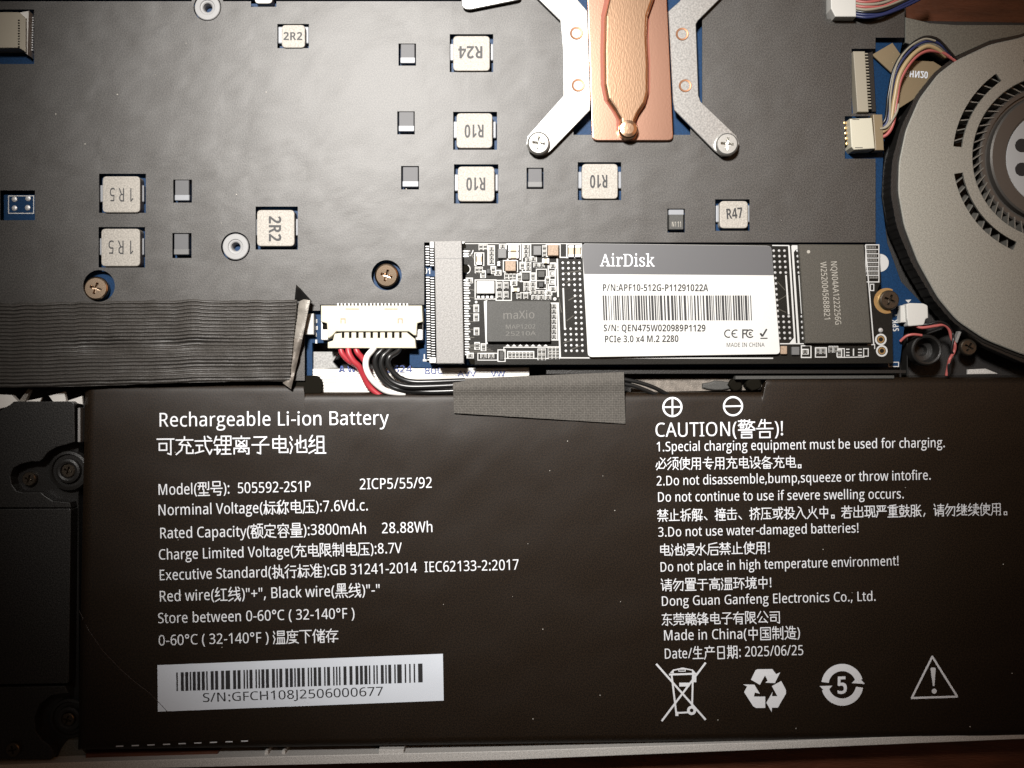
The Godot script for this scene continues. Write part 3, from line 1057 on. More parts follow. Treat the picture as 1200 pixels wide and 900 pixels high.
# ---------------------------------------------------------------- solid state drive
func drive() -> void:
	var t := thing("solid_state_drive", 780, 355, 0.6, "long black solid state drive with white label lying across the middle", "drive")
	var b := 1.4
	var g := Geo.new()
	prism(g, pts("543,284 680,285.5 1030,286.5 1033,330 1029,338 1028,352 1031,363 1038,368 1045.5,364 1047,426 680,427.5 556,427.5 556,422.5 549.5,420 546,421 545.5,322 549,320.5 550.5,315 548,310.5 543.5,310"), 0.6, b, 0.5)
	part(g, "board", M.drive_board, t)
	# gold fingers entering the socket
	g = Geo.new()
	for k in 30:
		var y := 327.5 + k * 3.0
		ink(g, PackedVector2Array([Vector2(542.5, y), Vector2(549 + (k % 3), y + 0.2), Vector2(549 + (k % 3), y + 1.7), Vector2(542.5, y + 1.5)]), b + 0.01)
	for k in 3:
		ink(g, rect(542.5, 293.5 + k * 3.0, 549, 295.0 + k * 3.0), b + 0.01)
	part(g, "contact_row", M.tin, t).set_meta("kind", "stuff")
	# label
	var paper := round_off(pts("682,285.2 904,288.0 914.5,415 689,418.5"), 5)
	g = Geo.new()
	prism(g, paper, b + 0.55, b + 0.75, 0.3)
	var lab := part(g, "label", M.paper, t)
	var lh := b + 0.77
	g = Geo.new()
	ink(g, pts("682,289.5 683.5,286.2 687,285.5 900,288.2 903.2,289.2 904,291 906.7,322.5 684.6,321"), lh - 0.005)
	part(g, "grey_band", M.grey_paper, lab)
	g = Geo.new()
	write(g, "AirDisk", Vector2(703, 312), Vector2(767, 312.3), 20, lh + 0.04, serif)
	part(g, "brand_text", M.white_ink, lab)
	g = Geo.new()
	write(g, "P/N:APF10-512G-P11291022A", Vector2(705.5, 341), Vector2(830, 341.3), 11.2, lh, bold)
	write(g, "S/N: QEN475W020989P1129", Vector2(707, 388.2), Vector2(827, 388.4), 11.0, lh, bold)
	write(g, "PCIe 3.0 x4 M.2 2280", Vector2(708, 401.2), Vector2(795.5, 400.8), 11.0, lh, bold)
	write(g, "MADE IN CHINA", Vector2(851, 406.5), Vector2(896, 406.2), 6.6, lh)
	hoop(g, 853.5, 391, 3.6, 5.0, lh, 60, 300, 14)
	hoop(g, 862, 391, 3.6, 5.0, lh, 60, 300, 14)
	bar(g, Vector2(857.5, 391), Vector2(862, 391), 1.3, lh)
	bar(g, Vector2(870.5, 386), Vector2(870.5, 396.5), 1.7, lh)
	bar(g, Vector2(870, 386.7), Vector2(876.5, 386.7), 1.6, lh)
	bar(g, Vector2(870, 391), Vector2(875, 391), 1.5, lh)
	hoop(g, 879, 391, 3.7, 5.2, lh, 40, 320, 16)
	hoop(g, 879.5, 391, 0.8, 2.2, lh, 40, 320, 12)
	bar(g, Vector2(891, 390.5), Vector2(893.5, 394), 2.2, lh)
	bar(g, Vector2(893.3, 394.2), Vector2(898.5, 385.5), 1.9, lh)
	bar(g, Vector2(891, 396.5), Vector2(899.5, 396.3), 1.2, lh)
	part(g, "printed_text", M.black_ink, lab)
	g = Geo.new()
	barcode(g, Vector2(706, 346.2), Vector2(880, 346.2), Vector2(1.2, 29.2), 0.93, lh, 41)
	part(g, "barcode", M.black_ink, lab)
	# controller
	g = Geo.new()
	prism(g, rrect(570.5, 352.5, 645, 400.5, 1.0), b, b + 0.95, 0.6)
	var c := part(g, "controller_chip", M.chip, t)
	g = Geo.new()
	write(g, "maXio", Vector2(589, 374), Vector2(627, 373), 13, b + 0.96)
	for k in 2:
		write(g, ["MAP1202", "25210A"][k], Vector2(592, 385.5 + k * 8), Vector2(628, 385 + k * 8), 7, b + 0.96)
	part(g, "marking", M.faint_ink, c)
	# memory
	g = Geo.new()
	prism(g, pts("936.5,286.2 1012.5,286.5 1021.5,402 944,402.3"), b, b + 1.0, 0.8)
	c = part(g, "memory_chip", M.memory, t)
	g = Geo.new()
	write(g, "NQN04AA1222256G", Vector2(973.5, 306), Vector2(979, 381), 9.8, b + 1.02)
	write(g, "W2520045688821", Vector2(961.3, 307), Vector2(966.3, 376), 9.8, b + 1.02)
	ink(g, disc(947.5, 295, 2.0, 14), b + 1.02)
	part(g, "marking", M.chip_ink, c)
	# oscillator
	g = Geo.new()
	prism(g, rrect(558.5, 329.5, 579.5, 344, 1.0), b, b + 0.9, 0.8, 2)
	c = part(g, "oscillator", M.white_plastic, t)
	g = Geo.new()
	write(g, "250", Vector2(565, 336), Vector2(573, 336), 5, b + 0.92)
	write(g, "5M60", Vector2(563, 340.2), Vector2(575, 340.2), 4.6, b + 0.92)
	part(g, "marking", M.chip_ink, c)
	for k in 4:
		g = Geo.new()
		block(g, 559 + k * 5.2, 346.5, 562.5 + k * 5.2, 350, b, b + 0.2, 0.4)
		part(g, "solder_pad", M.tin, c)
	# coils, regulators and large capacitors, each a part
	for q in [["inductor", 592, 306, 604.5, 317.5, 1.0, M.tan], ["inductor", 642, 287, 654.5, 299.5, 1.0, M.tan], ["regulator", 583.5, 291.5, 593.5, 302.5, 0.6, M.grey_chip], ["regulator", 625, 288, 634.5, 299, 0.7, M.grey_chip],
		["regulator", 570, 314.5, 574.5, 320.5, 0.6, M.fan_black], ["regulator", 611.5, 320.5, 620, 328, 0.5, M.chip], ["regulator", 630.5, 317.5, 638.5, 325, 0.5, M.chip], ["regulator", 631, 330.5, 637, 336.5, 0.5, M.fan_black],
		["regulator", 928, 406.5, 937, 416, 0.5, M.grey_chip], ["regulator", 585.5, 411.5, 590.5, 422, 0.4, M.chip], ["capacitor", 915, 405.5, 922.5, 415, 0.6, M.tan]]:
		g = Geo.new()
		prism(g, rrect(q[1], q[2], q[3], q[4], 0.8), b, b + q[5], 0.5)
		part(g, q[0], q[6], t)
	for q in [[596, 287, 607.5, 294, 0], [596, 295, 607.5, 302.5, 0], [666.3, 287.5, 672.3, 301, 1], [674.3, 287.5, 680.3, 301, 1], [558.5, 297.5, 564.5, 310, 1], [635.5, 303, 643.5, 308.5, 0], [600, 337.5, 608.5, 341.5, 0], [583, 306.5, 586, 311.5, 1]]:
		g = Geo.new()
		prism(g, rrect(q[0], q[1], q[2], q[3], 0.6), b, b + 0.55, 0.4)
		c = part(g, "capacitor", M.ceramic, t)
		for s in 2:
			g = Geo.new()
			if q[4] == 1:
				var y: float = q[1] - 0.3 if s == 0 else q[3] - 3.2
				block(g, q[0] - 0.3, y, q[2] + 0.3, y + 3.5, b, b + 0.6, 0.4)
			else:
				var x: float = q[0] - 0.3 if s == 0 else q[2] - 2.6
				block(g, x, q[1] - 0.3, x + 2.9, q[3] + 0.3, b, b + 0.6, 0.4)
			part(g, "end_cap", M.tin, c)
	# the many tiny resistors and capacitors: x, y, columns, rows, pitch x, pitch y, standing
	g = Geo.new()
	var tin := Geo.new()
	var silk := Geo.new()
	for q in [[562, 286.5, 2, 1, 5, 5, 1], [573.5, 290, 1, 4, 6, 5, 0], [557.5, 313.5, 2, 1, 4, 6, 1], [583.5, 331.5, 2, 2, 8, 11, 1], [599.5, 330, 1, 1, 6, 5, 0], [614, 287.5, 1, 3, 6, 5.2, 0], [616.5, 303, 1, 3, 6, 5.2, 0],
		[610.5, 308.5, 1, 1, 5, 5, 1], [626, 309, 2, 1, 6, 5, 0], [645.5, 310, 1, 1, 6, 5, 0], [645.5, 337, 1, 1, 5, 5, 0], [623, 321, 1, 1, 5, 6, 1], [614.5, 331.5, 2, 2, 7.5, 5.5, 0], [623.8, 347, 3, 1, 8, 5, 0],
		[606.5, 343.5, 2, 1, 8, 6, 1], [556.5, 358.5, 1, 1, 6, 5, 1], [556.5, 369, 1, 1, 6, 5, 1], [556.8, 385.5, 1, 1, 6, 5, 1], [557.5, 402.5, 1, 1, 6, 5, 1], [564, 415.5, 2, 1, 9, 5, 0], [596, 413, 7, 1, 4.2, 5, 1],
		[631, 409.5, 2, 2, 4.5, 5.8, 1], [643, 407, 3, 2, 4.3, 7, 1], [646.5, 357, 1, 7, 5, 6.0, 0], [941, 410.5, 1, 1, 7, 5, 0], [957, 408, 2, 1, 6, 5, 1], [972, 406.5, 2, 1, 6, 5, 1], [982, 411, 1, 1, 6, 6, 1], [592, 320.5, 2, 1, 5, 6, 1], [547.5, 327, 1, 1, 5, 5, 0], [564.5, 326.5 - 8, 1, 1, 5, 5, 1], [576.5, 313.5, 1, 1, 5, 5, 1], [581, 318, 1, 1, 5, 5, 0], [622.5, 302, 1, 1, 5, 5, 0], [607, 322, 1, 1, 5, 5, 1], [601, 320.5, 1, 1, 4, 5, 1], [640, 325.5, 1, 1, 4, 5, 1], [586.5, 287, 1, 1, 5, 5, 0], [636.5, 288.5, 1, 2, 5, 5.5, 1], [622, 341.3, 3, 1, 5, 5, 0], [640.5, 341.3, 1, 1, 5, 5, 0], [565, 404, 1, 1, 5, 5, 1], [548.5, 419 - 4, 1, 1, 5, 5, 0]]:
		for i in q[2]:
			for j in q[3]:
				var x: float = q[0] + i * q[4]
				var y: float = q[1] + j * q[5]
				var w := 3.2 if q[6] == 1 else 5.0
				var l := 5.6 if q[6] == 1 else 3.2
				block(g, x + 0.2, y + 0.2, x + w - 0.2, y + l - 0.2, b, b + 0.28)
				if q[6] == 1:
					block(tin, x, y, x + w, y + 1.5, b, b + 0.32)
					block(tin, x, y + l - 1.5, x + w, y + l, b, b + 0.32)
				else:
					block(tin, x, y, x + 1.4, y + l, b, b + 0.32)
					block(tin, x + w - 1.4, y, x + w, y + l, b, b + 0.32)
				frame(silk, x - 1.1, y - 1.1, x + w + 1.1, y + l + 1.1, 0.75, b + 0.03)
		var ww: float = q[4] * (q[2] - 1) + (3.2 if q[6] == 1 else 5.0)
		var hh: float = q[5] * (q[3] - 1) + (5.6 if q[6] == 1 else 3.2)
		if q[2] * q[3] == 1 or q[2] * q[3] == 7:
			frame(silk, q[0] - 1.7, q[1] - 1.7, q[0] + ww + 1.7, q[1] + hh + 1.7, 1.1, b + 0.02)
	for j in 8:
		for i in 3:
			var x := 1016.2 + i * 3.7 + j * 0.45
			var y := 288.5 + j * 5.05
			block(g, x + 0.6, y, x + 2.2, y + 2.6, b, b + 0.2)
			block(tin, x, y, x + 0.8, y + 2.6, b, b + 0.24)
			block(tin, x + 2.0, y, x + 2.8, y + 2.6, b, b + 0.24)
	part(g, "small_component", M.chip, t).set_meta("kind", "stuff")
	part(tin, "solder_end", M.solder, t).set_meta("kind", "stuff")
	# print on the board
	g = silk
	frame(g, 580.8, 328, 599.8, 354 - 1.5, 1.1, b + 0.02)
	frame(g, 580.8, 328, 590, 352.5, 1.0, b + 0.02)
	frame(g, 556.2, 327.5, 582, 351.0, 1.2, b + 0.02)
	frame(g, 555.8, 295.8, 567.5, 311.5, 1.1, b + 0.02)
	frame(g, 571.2, 287.5, 580, 310.8, 1.2, b + 0.02)
	frame(g, 592.5, 285.8, 610.5, 304.5, 1.3, b + 0.02)
	frame(g, 589.3, 304.8, 607, 319, 1.1, b + 0.02)
	frame(g, 611.5, 285.8, 622.5, 319, 1.2, b + 0.02)
	frame(g, 639.5, 286.2, 657, 301, 1.1, b + 0.02)
	frame(g, 663.5, 285.2, 682, 302.5, 1.4, b + 0.02)
	frame(g, 641.8, 307.5, 651.5, 342.5, 1.4, b + 0.02)
	frame(g, 643.8, 317, 650, 324, 1.1, b + 0.03)
	frame(g, 643.8, 327, 650, 333.5, 1.1, b + 0.03)
	ink(g, rect(646, 318.8, 648.6, 322.2), b + 0.02)
	ink(g, rect(646, 328.8, 648.6, 331.8), b + 0.02)
	frame(g, 609, 318.3, 622, 330.5, 1.1, b + 0.02)
	frame(g, 628, 315, 641, 338.5, 1.0, b + 0.02)
	frame(g, 600, 328.5, 641, 343.5, 0.9, b + 0.02)
	ink(g, PackedVector2Array([Vector2(567, 353), Vector2(571, 351.5), Vector2(571.5, 403), Vector2(569, 403.5)]), b + 0.02)
	bar(g, Vector2(653, 303), Vector2(654, 348), 1.9, b + 0.02)
	bar(g, Vector2(654, 355.5), Vector2(656.5, 420), 1.9, b + 0.02)
	bar(g, Vector2(660, 337.5), Vector2(661.8, 384.5), 1.9, b + 0.02)
	bar(g, Vector2(653, 301.5), Vector2(682, 301.8), 1.3, b + 0.02)
	bar(g, Vector2(655, 419.3), Vector2(906, 419.8), 1.4, b + 0.02)
	bar(g, Vector2(545, 285.5), Vector2(664, 285.5), 0.9, b + 0.02)
	frame(g, 590, 406.5, 656, 420.5, 1.0, b + 0.02)
	for k in 7:
		ink(g, PackedVector2Array([Vector2(592 + k * 7.4, 406), Vector2(595 + k * 7.4, 403.4), Vector2(598 + k * 7.4, 406)]), b + 0.03)
	frame(g, 643.5, 354.5, 655, 399, 1.0, b + 0.02)
	frame(g, 559.5, 413.5, 583.5, 422.5, 1.0, b + 0.02)
	frame(g, 583, 409.5, 592.5, 424, 1.1, b + 0.02)
	ink(g, disc(650.2, 350.3, 2.0, 12), b + 0.02)
	ink(g, disc(558, 354, 1.6, 12), b + 0.02)
	bar(g, Vector2(924.5, 288), Vector2(931.7, 402.5), 2.0, b + 0.02)
	bar(g, Vector2(928.5, 288), Vector2(936, 402.5), 2.4, b + 0.02)
	ink(g, pts("928,287.3 936,287.3 936,291 932,293 930,296"), b + 0.03)
	ink(g, pts("931,395 932,403 924.5,402.8"), b + 0.03)
	bar(g, Vector2(921, 322.5), Vector2(924.3, 368.5), 1.9, b + 0.02)
	bar(g, Vector2(936.3, 322.5), Vector2(939.5, 367.5), 1.4, b + 0.02)
	bar(g, Vector2(914, 402.8), Vector2(943, 402.8), 1.2, b + 0.02)
	bar(g, Vector2(905, 287.6), Vector2(925, 287.8), 1.2, b + 0.02)
	bar(g, Vector2(1014.2, 287.5), Vector2(1024, 404), 1.4, b + 0.02)
	frame(g, 1014, 286.3, 1030.5, 331, 1.2, b + 0.02)
	for j in 7:
		bar(g, Vector2(1015, 292.3 + j * 5.05), Vector2(1030, 292.3 + j * 5.05), 1.0, b + 0.025)
	frame(g, 1019.5, 332.5, 1024.5, 341, 1.1, b + 0.02)
	bar(g, Vector2(1016, 404), Vector2(1025.5, 403.8), 1.2, b + 0.02)
	bar(g, Vector2(1025, 404), Vector2(1025, 409), 1.1, b + 0.02)
	frame(g, 938.5, 404.5, 951, 419.5, 1.3, b + 0.02)
	frame(g, 955, 407, 969, 419, 1.1, b + 0.02)
	frame(g, 981, 408, 990, 419.3, 1.1, b + 0.02)
	bar(g, Vector2(990, 418.7), Vector2(1013, 418.4), 1.1, b + 0.02)
	for y in [409.3, 413.0, 416.4]:
		bar(g, Vector2(991.5, y), Vector2(995.5, y), 1.2, b + 0.02)
		bar(g, Vector2(1005.5, y), Vector2(1010, y), 1.2, b + 0.02)
	bar(g, Vector2(1000.2, 408.5), Vector2(1000.2, 417), 1.4, b + 0.02)
	frame(g, 1011.5, 408, 1018, 418, 1.1, b + 0.02)
	for p in [[1032.2, 397.8], [1033.4, 411.2]]:
		hoop(g, p[0], p[1], 4.8, 6.8, b + 0.02)
	hoop(g, 545.5, 315.3, 5.0, 6.0, b + 0.02, -60, 70, 14)
	hoop(g, 543, 291, 11.0, 12.2, b + 0.02, 10, 50, 10)
	bar(g, Vector2(541, 294.5), Vector2(551, 294.0), 1.1, b + 0.02)
	var q0 := Geo.new()   # copper tracks under the varnish
	for k in 9:
		bar(q0, Vector2(549, 329 + k * 9.5), Vector2(555 + (k % 3), 331 + k * 9.2), 0.9, b + 0.01)
	for k in 6:
		bar(q0, Vector2(549, 404.5 + k * 1.9), Vector2(566 + k * 3, 403.5 + k * 1.9), 0.8, b + 0.01)
	for l in [[663, 331, 676, 326], [666, 352, 677, 346], [655, 350, 658, 366], [664, 376, 672, 370], [660, 402, 672, 398], [660, 320, 682, 317], [668, 410, 683, 404], [911, 330, 920, 340], [912, 352, 922, 346], [912, 362, 921, 366]]:
		bar(q0, Vector2(l[0], l[1]), Vector2(l[2], l[3]), 0.9, b + 0.01)
	for k in 5:
		bar(q0, Vector2(547 + k * 3.2, 296 + k * 2.0), Vector2(556, 300 + k * 2.2), 0.8, b + 0.01)
	part(q0, "copper_tracks", M.trace, t).set_meta("kind", "stuff")
	q0 = Geo.new()
	lathe(q0, 545.8, 315.2, b, [Vector2(4.6, b + 0.01), Vector2(0, b + 0.015)], 20)
	ink(q0, pts("541.5,285.5 546,285.5 546,291 541.5,291"), b + 0.012)
	ink(q0, pts("549,421 556,421 556,427 552,427"), b + 0.012)
	part(q0, "notch", M.dark_slot, t)
	part(g, "silkscreen", M.silk, t).set_meta("kind", "stuff")
	# plated dots
	g = Geo.new()
	for j in 17:
		var y := 308.0 + j * 6.45
		for i in 4:
			if j > 4 and j < 12 and i < 2:
				continue
			lathe(g, 659.5 + i * 6.5 + j * 0.23, y, b, [Vector2(1.6, b), Vector2(1.25, b + 0.05), Vector2(0, b + 0.06)], 10)
	for j in 17:
		var y := 293.8 + j * 6.42
		for i in 3:
			if j > 4 and j < 12 and i > 0:
				continue
			lathe(g, 906.7 + i * 6.3 + j * 0.42, y, b, [Vector2(1.6, b), Vector2(1.25, b + 0.05), Vector2(0, b + 0.06)], 10)
		if j < 5 or j > 11:
			lathe(g, 934.4 + j * 0.43, y, b, [Vector2(1.6, b), Vector2(1.25, b + 0.05), Vector2(0, b + 0.06)], 10)
	part(g, "test_dots", M.tin, t).set_meta("kind", "stuff")
	for p in [[1032.2, 397.8], [1033.4, 411.2]]:
		g = Geo.new()
		lathe(g, p[0], p[1], b, [Vector2(4.2, b), Vector2(4.0, b + 0.05), Vector2(2.6, b + 0.05), Vector2(2.4, b - 0.3), Vector2(0, b - 0.3)], 24)
		part(g, "plated_hole", M.gold, t)
	g = Geo.new()
	lathe(g, 1032, 387, b, [Vector2(2.8, b), Vector2(2.4, b + 0.1), Vector2(0, b + 0.16)], 14)
	part(g, "solder_dot", M.tin, t)
	g = Geo.new()
	hoop(g, 1039, 352.5, 9.5, 15.0, b + 0.02, 70, 300, 30)
	part(g, "mount_pad", M.gold, t)


# ---------------------------------------------------------------- battery
func battery_top(x: float) -> float:
	var y := 449.5 - (x - 100) * 0.002
	y = lerpf(y, 459.5, smoothstep(356, 357.5, x))
	return lerpf(y, 442.0, smoothstep(893, 898, x))


func battery_height(p: Vector2) -> float:
	var left := 101.0 - (p.y - 450) * 0.0195
	var d := minf(p.x - left, minf(p.y - (battery_top(p.x)), 878.5 - (p.x - 95) * 0.014 - p.y))
	var k := clampf(d / 9.0, 0.0, 1.0)
	var soft := clampf((p.y - 445.0) / 85.0, 0.0, 1.0)
	return 0.75 - 1.1 * (1.0 - sqrt(maxf(0.0, 1.0 - (1.0 - k) * (1.0 - k)))) - 0.9 * (1.0 - soft) * (1.0 - soft) + 0.17 * wave.get_noise_2d(p.x * 0.7, p.y * 0.8 + 300.0)


func battery() -> void:
	var t := thing("battery", 660, 665, -4.5, "large flat black battery pack with white printing filling the lower half", "battery")
	var g := Geo.new()
	var us: Array = [0.0, 0.001, 0.0025, 0.0045, 0.007, 0.01]
	for x in [354.0, 355, 356.0, 356.5, 357, 357.5, 359, 893, 894, 895, 896, 898]:
		us.append((x - 100.0) / 1150.0)
	for k in range(1, 90):
		us.append(0.011 + 0.989 * k / 89.0)
	us.sort()
	var vs: Array = [0.0, 0.0015, 0.004, 0.007, 0.011, 0.016, 0.022, 0.03, 0.04, 0.055, 0.07, 0.09, 0.11, 0.13]
	for k in range(1, 36):
		vs.append(0.13 + 0.845 * k / 36.0)
	vs.append_array([0.978, 0.982, 0.986, 0.990, 0.994, 0.997, 0.999, 1.0])
	var rows: Array = []
	for w in vs:
		var line := PackedVector3Array()
		for u in us:
			var x: float = 100.0 + u * 1150.0
			var y0 := battery_top(x)
			var y: float = lerpf(y0, 878.5 - (x - 95) * 0.014, w)
			var xx: float = x - (1.0 - u) * (y - 450) * 0.0195
			line.append(P(xx, y, battery_height(Vector2(xx, y))))
		rows.append(line)
	sheet(g, rows, 0.004)
	part(g, "wrap", M.wrap, t)
	var h := func(p: Vector2) -> float: return battery_height(p) + 0.05
	g = Geo.new()
	for w in [
		["Rechargeable Li-ion Battery", 185, 500, 455.5, 497.5, 22.5], ["可充式锂离子电池组", 183, 530.5, 383, 528.5, 23], ["Model(型号):  505592-2S1P", 184.5, 580, 365, 576, 17.5],
		["2ICP5/55/92", 421, 573.5, 507, 571.5, 17.5], ["Norminal Voltage(标称电压):7.6Vd.c.", 184.5, 604, 432, 598, 17.5], ["Rated Capacity(额定容量):3800mAh", 186.5, 631, 430, 625.5, 17.5],
		["28.88Wh", 447, 625, 508, 623.5, 17.5], ["Charge Limited Voltage(充电限制电压):8.7V", 185.5, 656, 471, 648, 17], ["Executive Standard(执行标准):GB 31241-2014", 186, 680, 489, 671, 17],
		["IEC62133-2:2017", 497, 670.5, 608.5, 667.5, 17], ["Red wire(红线)\"+\", Black wire(黑线)\"-\"", 186, 705, 446, 697, 17.5], ["Store between 0-60°C ( 32-140°F )", 184.5, 730.5, 416, 724.5, 17],
		["0-60°C ( 32-140°F ) 温度下储存", 185.5, 756.5, 397, 750.5, 17]]:
		write(g, w[0], Vector2(w[1], w[2]), Vector2(w[3], w[4]), w[5], h)
	part(g, "specification_text", M.white_ink, t)
	g = Geo.new()
	for w in [
		["CAUTION(警告)!", 767, 512, 919.5, 510, 23], ["1.Special charging equipment must be used for charging.", 768.5, 529, 1108, 524, 15.5], ["必须使用专用充电设备充电。", 768, 549, 947, 546.5, 15.5],
		["2.Do not disassemble,bump,squeeze or throw intofire.", 769, 569, 1091.5, 562, 15.5], ["Do not continue to use if severe swelling occurs.", 770, 588, 1060, 584, 15.5],
		["禁止拆解、撞击、挤压或投入火中。若出现严重鼓胀，请勿继续使用。", 770, 609.5, 1188, 601.5, 15.5], ["3.Do not use water-damaged batteries!", 771, 629, 1007, 624, 15.5], ["电池浸水后禁止使用!", 772, 650, 903, 647, 15.5],
		["Do not place in high temperature environment!", 773, 670, 1054, 662.5, 15.5], ["请勿置于高温环境中!", 774, 691, 905, 688, 15.5], ["Dong Guan Ganfeng Electronics Co., Ltd.", 774.5, 710, 1027, 704, 15.5],
		["东莞赣锋电子有限公司", 774.5, 731.5, 915, 728.5, 15.5], ["Made in China(中国制造)", 777, 750.5, 938, 747, 16.5], ["Date/生产日期: 2025/06/25", 778, 772, 942, 767.5, 16.5]]:
		write(g, w[0], Vector2(w[1], w[2]), Vector2(w[3], w[4]), w[5], h)
	part(g, "caution_text", M.white_ink, t)
	g = Geo.new()
	hoop(g, 788, 477, 9.6, 11.8, h)
	hoop(g, 859, 476, 9.6, 11.8, h)
	bar(g, Vector2(778, 477.2), Vector2(798, 476.8), 1.9, h)
	bar(g, Vector2(788, 467), Vector2(788, 487), 1.9, h)
	bar(g, Vector2(849, 476.2), Vector2(869, 475.8), 1.9, h)
	part(g, "polarity_mark", M.white_ink, t)
	g = Geo.new()   # crossed-out bin
	bar(g, Vector2(769, 778), Vector2(827, 843.5), 2.3, h)
	bar(g, Vector2(827, 776.5), Vector2(775.5, 845), 2.3, h)
	bar(g, Vector2(787, 790.5), Vector2(792.5, 836), 2.1, h)
	bar(g, Vector2(812, 790), Vector2(811, 829), 2.1, h)
	bar(g, Vector2(784, 790.5), Vector2(816, 789.5), 2.3, h)
	bar(g, Vector2(793, 835.5), Vector2(806, 834.8), 2.0, h)
	ink(g, rect(791.5, 834, 795, 839), h)
	ink(g, pts("785,788.5 789.5,784 789.5,789"), h)
	bar(g, Vector2(789, 785.5), Vector2(800, 783), 1.5, h)
	bar(g, Vector2(800, 783), Vector2(812, 785.5), 1.5, h)
	ink(g, pts("811,789 811,784 815,788"), h)
	frame(g, 795, 783.8, 803.5, 787, 1.0, h)
	ink(g, rect(796, 800, 808, 804.5), h)
	ink(g, rect(812, 791, 816, 799.5), h)
	hoop(g, 810.5, 832.5, 2.2, 5.4, h)
	part(g, "bin_symbol", M.white_ink, t)
	g = Geo.new()   # three chasing arrows
	for a in ["880,796.5 885.3,785.5 887.5,784.3 905,784 909.5,790 914.3,787.8 908,800.5 897,800 899.5,797.5 896.5,791.5 890.5,802.5", "870.8,802 884,802.3 890.5,813 884.5,811.5 883.5,816.3 896.8,816.3 896.8,829.6 886,829.6 882.5,827.5 872,811 875.5,804.5",
		"915.5,798 921,808.5 921,813 911.5,829.3 904.6,829.3 904.3,834.5 898,823.5 905.5,810.5 904.5,815.8 911,815.8 904.5,804"]:
		ink(g, pts(a), h)
	part(g, "recycling_symbol", M.white_ink, t)
	g = Geo.new()   # five in a turning ring
	hoop(g, 987, 802.5, 16.0, 24.5, h, 188, 345)
	hoop(g, 987, 802.5, 16.0, 24.5, h, 8, 165)
	ink(g, pts("960.5,804 975.5,803.5 968,811.5"), h)
	ink(g, pts("998,800.5 1006,793 1013.5,801.5"), h)
	write(g, "5", Vector2(980.5, 813), Vector2(993.5, 812.5), 28, h, bold)
	part(g, "period_symbol", M.white_ink, t)
	g = Geo.new()
	bar(g, Vector2(1092.5, 769.5), Vector2(1068.5, 817.8), 2.4, h, 0.8)
	bar(g, Vector2(1092.5, 769.5), Vector2(1121.5, 815.8), 2.4, h, 0.8)
	bar(g, Vector2(1068.5, 818), Vector2(1121.5, 816.3), 2.4, h, 0.8)
	ink(g, pts("1090.3,783.5 1091.5,782.3 1095.5,782.3 1096.6,783.5 1095,804 1093.3,804"), h)
	ink(g, disc(1094.8, 810, 3.0, 16), h)
	part(g, "warning_symbol", M.white_ink, t)
	g = Geo.new()
	spread(g, pts("184.5,779.5 519,766.2 520,821 185,834"), 40, 6, func(p, _u, _w): return battery_height(p) + 0.06, 0.05)
	var s := part(g, "barcode_sticker", M.sticker, t)
	var hs := func(p: Vector2) -> float: return battery_height(p) + 0.08
	g = Geo.new()
	barcode(g, Vector2(206.5, 788), Vector2(496, 777.5), Vector2(0.3, 22), 1.75, hs, 12)
	part(g, "barcode", M.black_ink, s)
	g = Geo.new()
	write(g, "S/N:GFCH108J2506000677", Vector2(237, 822.8), Vector2(450, 815), 14.5, hs)
	part(g, "printed_text", M.black_ink, s)
	g = Geo.new()
	for k in 9:
		bar(g, Vector2(136 + k * 18.3, 874.6 - k * 0.75), Vector2(144.5 + k * 18.3, 874.3 - k * 0.75), 1.3, h)
	part(g, "cut_mark", M.white_ink, t)
	# lead: plug and wires
	g = Geo.new()
	prism(g, pts("392,391 400,390 400,389.5 477,389.5 481,393 486.5,397.5 487.5,408 384,408 384,401 390,399"), -0.4, 1.25, 0.8, 2)
	s = part(g, "plug", M.cream, t)
	for k in 9:
		g = Geo.new()
		block(g, 400.5 + k * 8.4, 389.4, 403.5 + k * 8.4, 396, 1.0, 1.27)
		part(g, "slot", M.dark_slot, s)
	for w in [["red_wire", "399,405,0.3 401,414,0.5 408,422,0.3 416,427,0.0 424,434,-0.5 431,448,-0.8 441,462,-0.6", 3.5], ["red_wire", "408,405,0.5 409,414,0.9 414,423,0.9 421,430,0.6 426,440,0.1 433,453,-0.4 446,464,-0.6", 3.7],
		["red_wire", "416,405,0.3 419,413,0.6 424,419,0.4 429,426,0.2 432,438,-0.2 438,452,-0.5 452,464,-0.7", 3.5], ["white_wire", "441,405,0.4 436,411,1.1 430,419,1.5 429,430,1.5 434,442,1.2 443,452,0.7 455,459,0.1 475,461,-0.5", 3.7],
		["black_wire", "452,405,0.3 447,411,0.8 441,418,1.0 440,428,0.9 445,440,0.6 455,450,0.3 468,456,0.2 500,459,0.1 540,458,0.3", 3.4], ["black_wire", "461,405,0.4 455,412,0.9 449,418,1.2 447,428,1.2 452,439,1.0 461,448,0.9 477,453,0.9 505,453,0.9 545,451,0.8", 3.4],
		["black_wire", "470,405,0.3 466,412,0.8 457,418,1.4 455,426,1.4 459,434,1.2 469,443,1.0 484,447.5,0.9 508,447.5,1.0 545,446,0.8", 3.3],
		["black_wire", "728,444,0.7 748,448,0.6 766,454,0.3 780,461,-0.4 792,466,-1.6", 2.4], ["black_wire", "726,449,0.5 742,452,0.4 756,457,0.1 770,463,-0.6 780,467,-1.6", 2.4]]:
		g = Geo.new()
		tube(g, curve(w[1], 12), w[2])
		part(g, "wire", {"red_wire": M.red_wire, "white_wire": M.white_wire, "black_wire": M.black_wire}[w[0]], t).set_meta("label", {"red_wire": "red wire", "white_wire": "white wire", "black_wire": "black wire"}[w[0]])
	g = Geo.new()
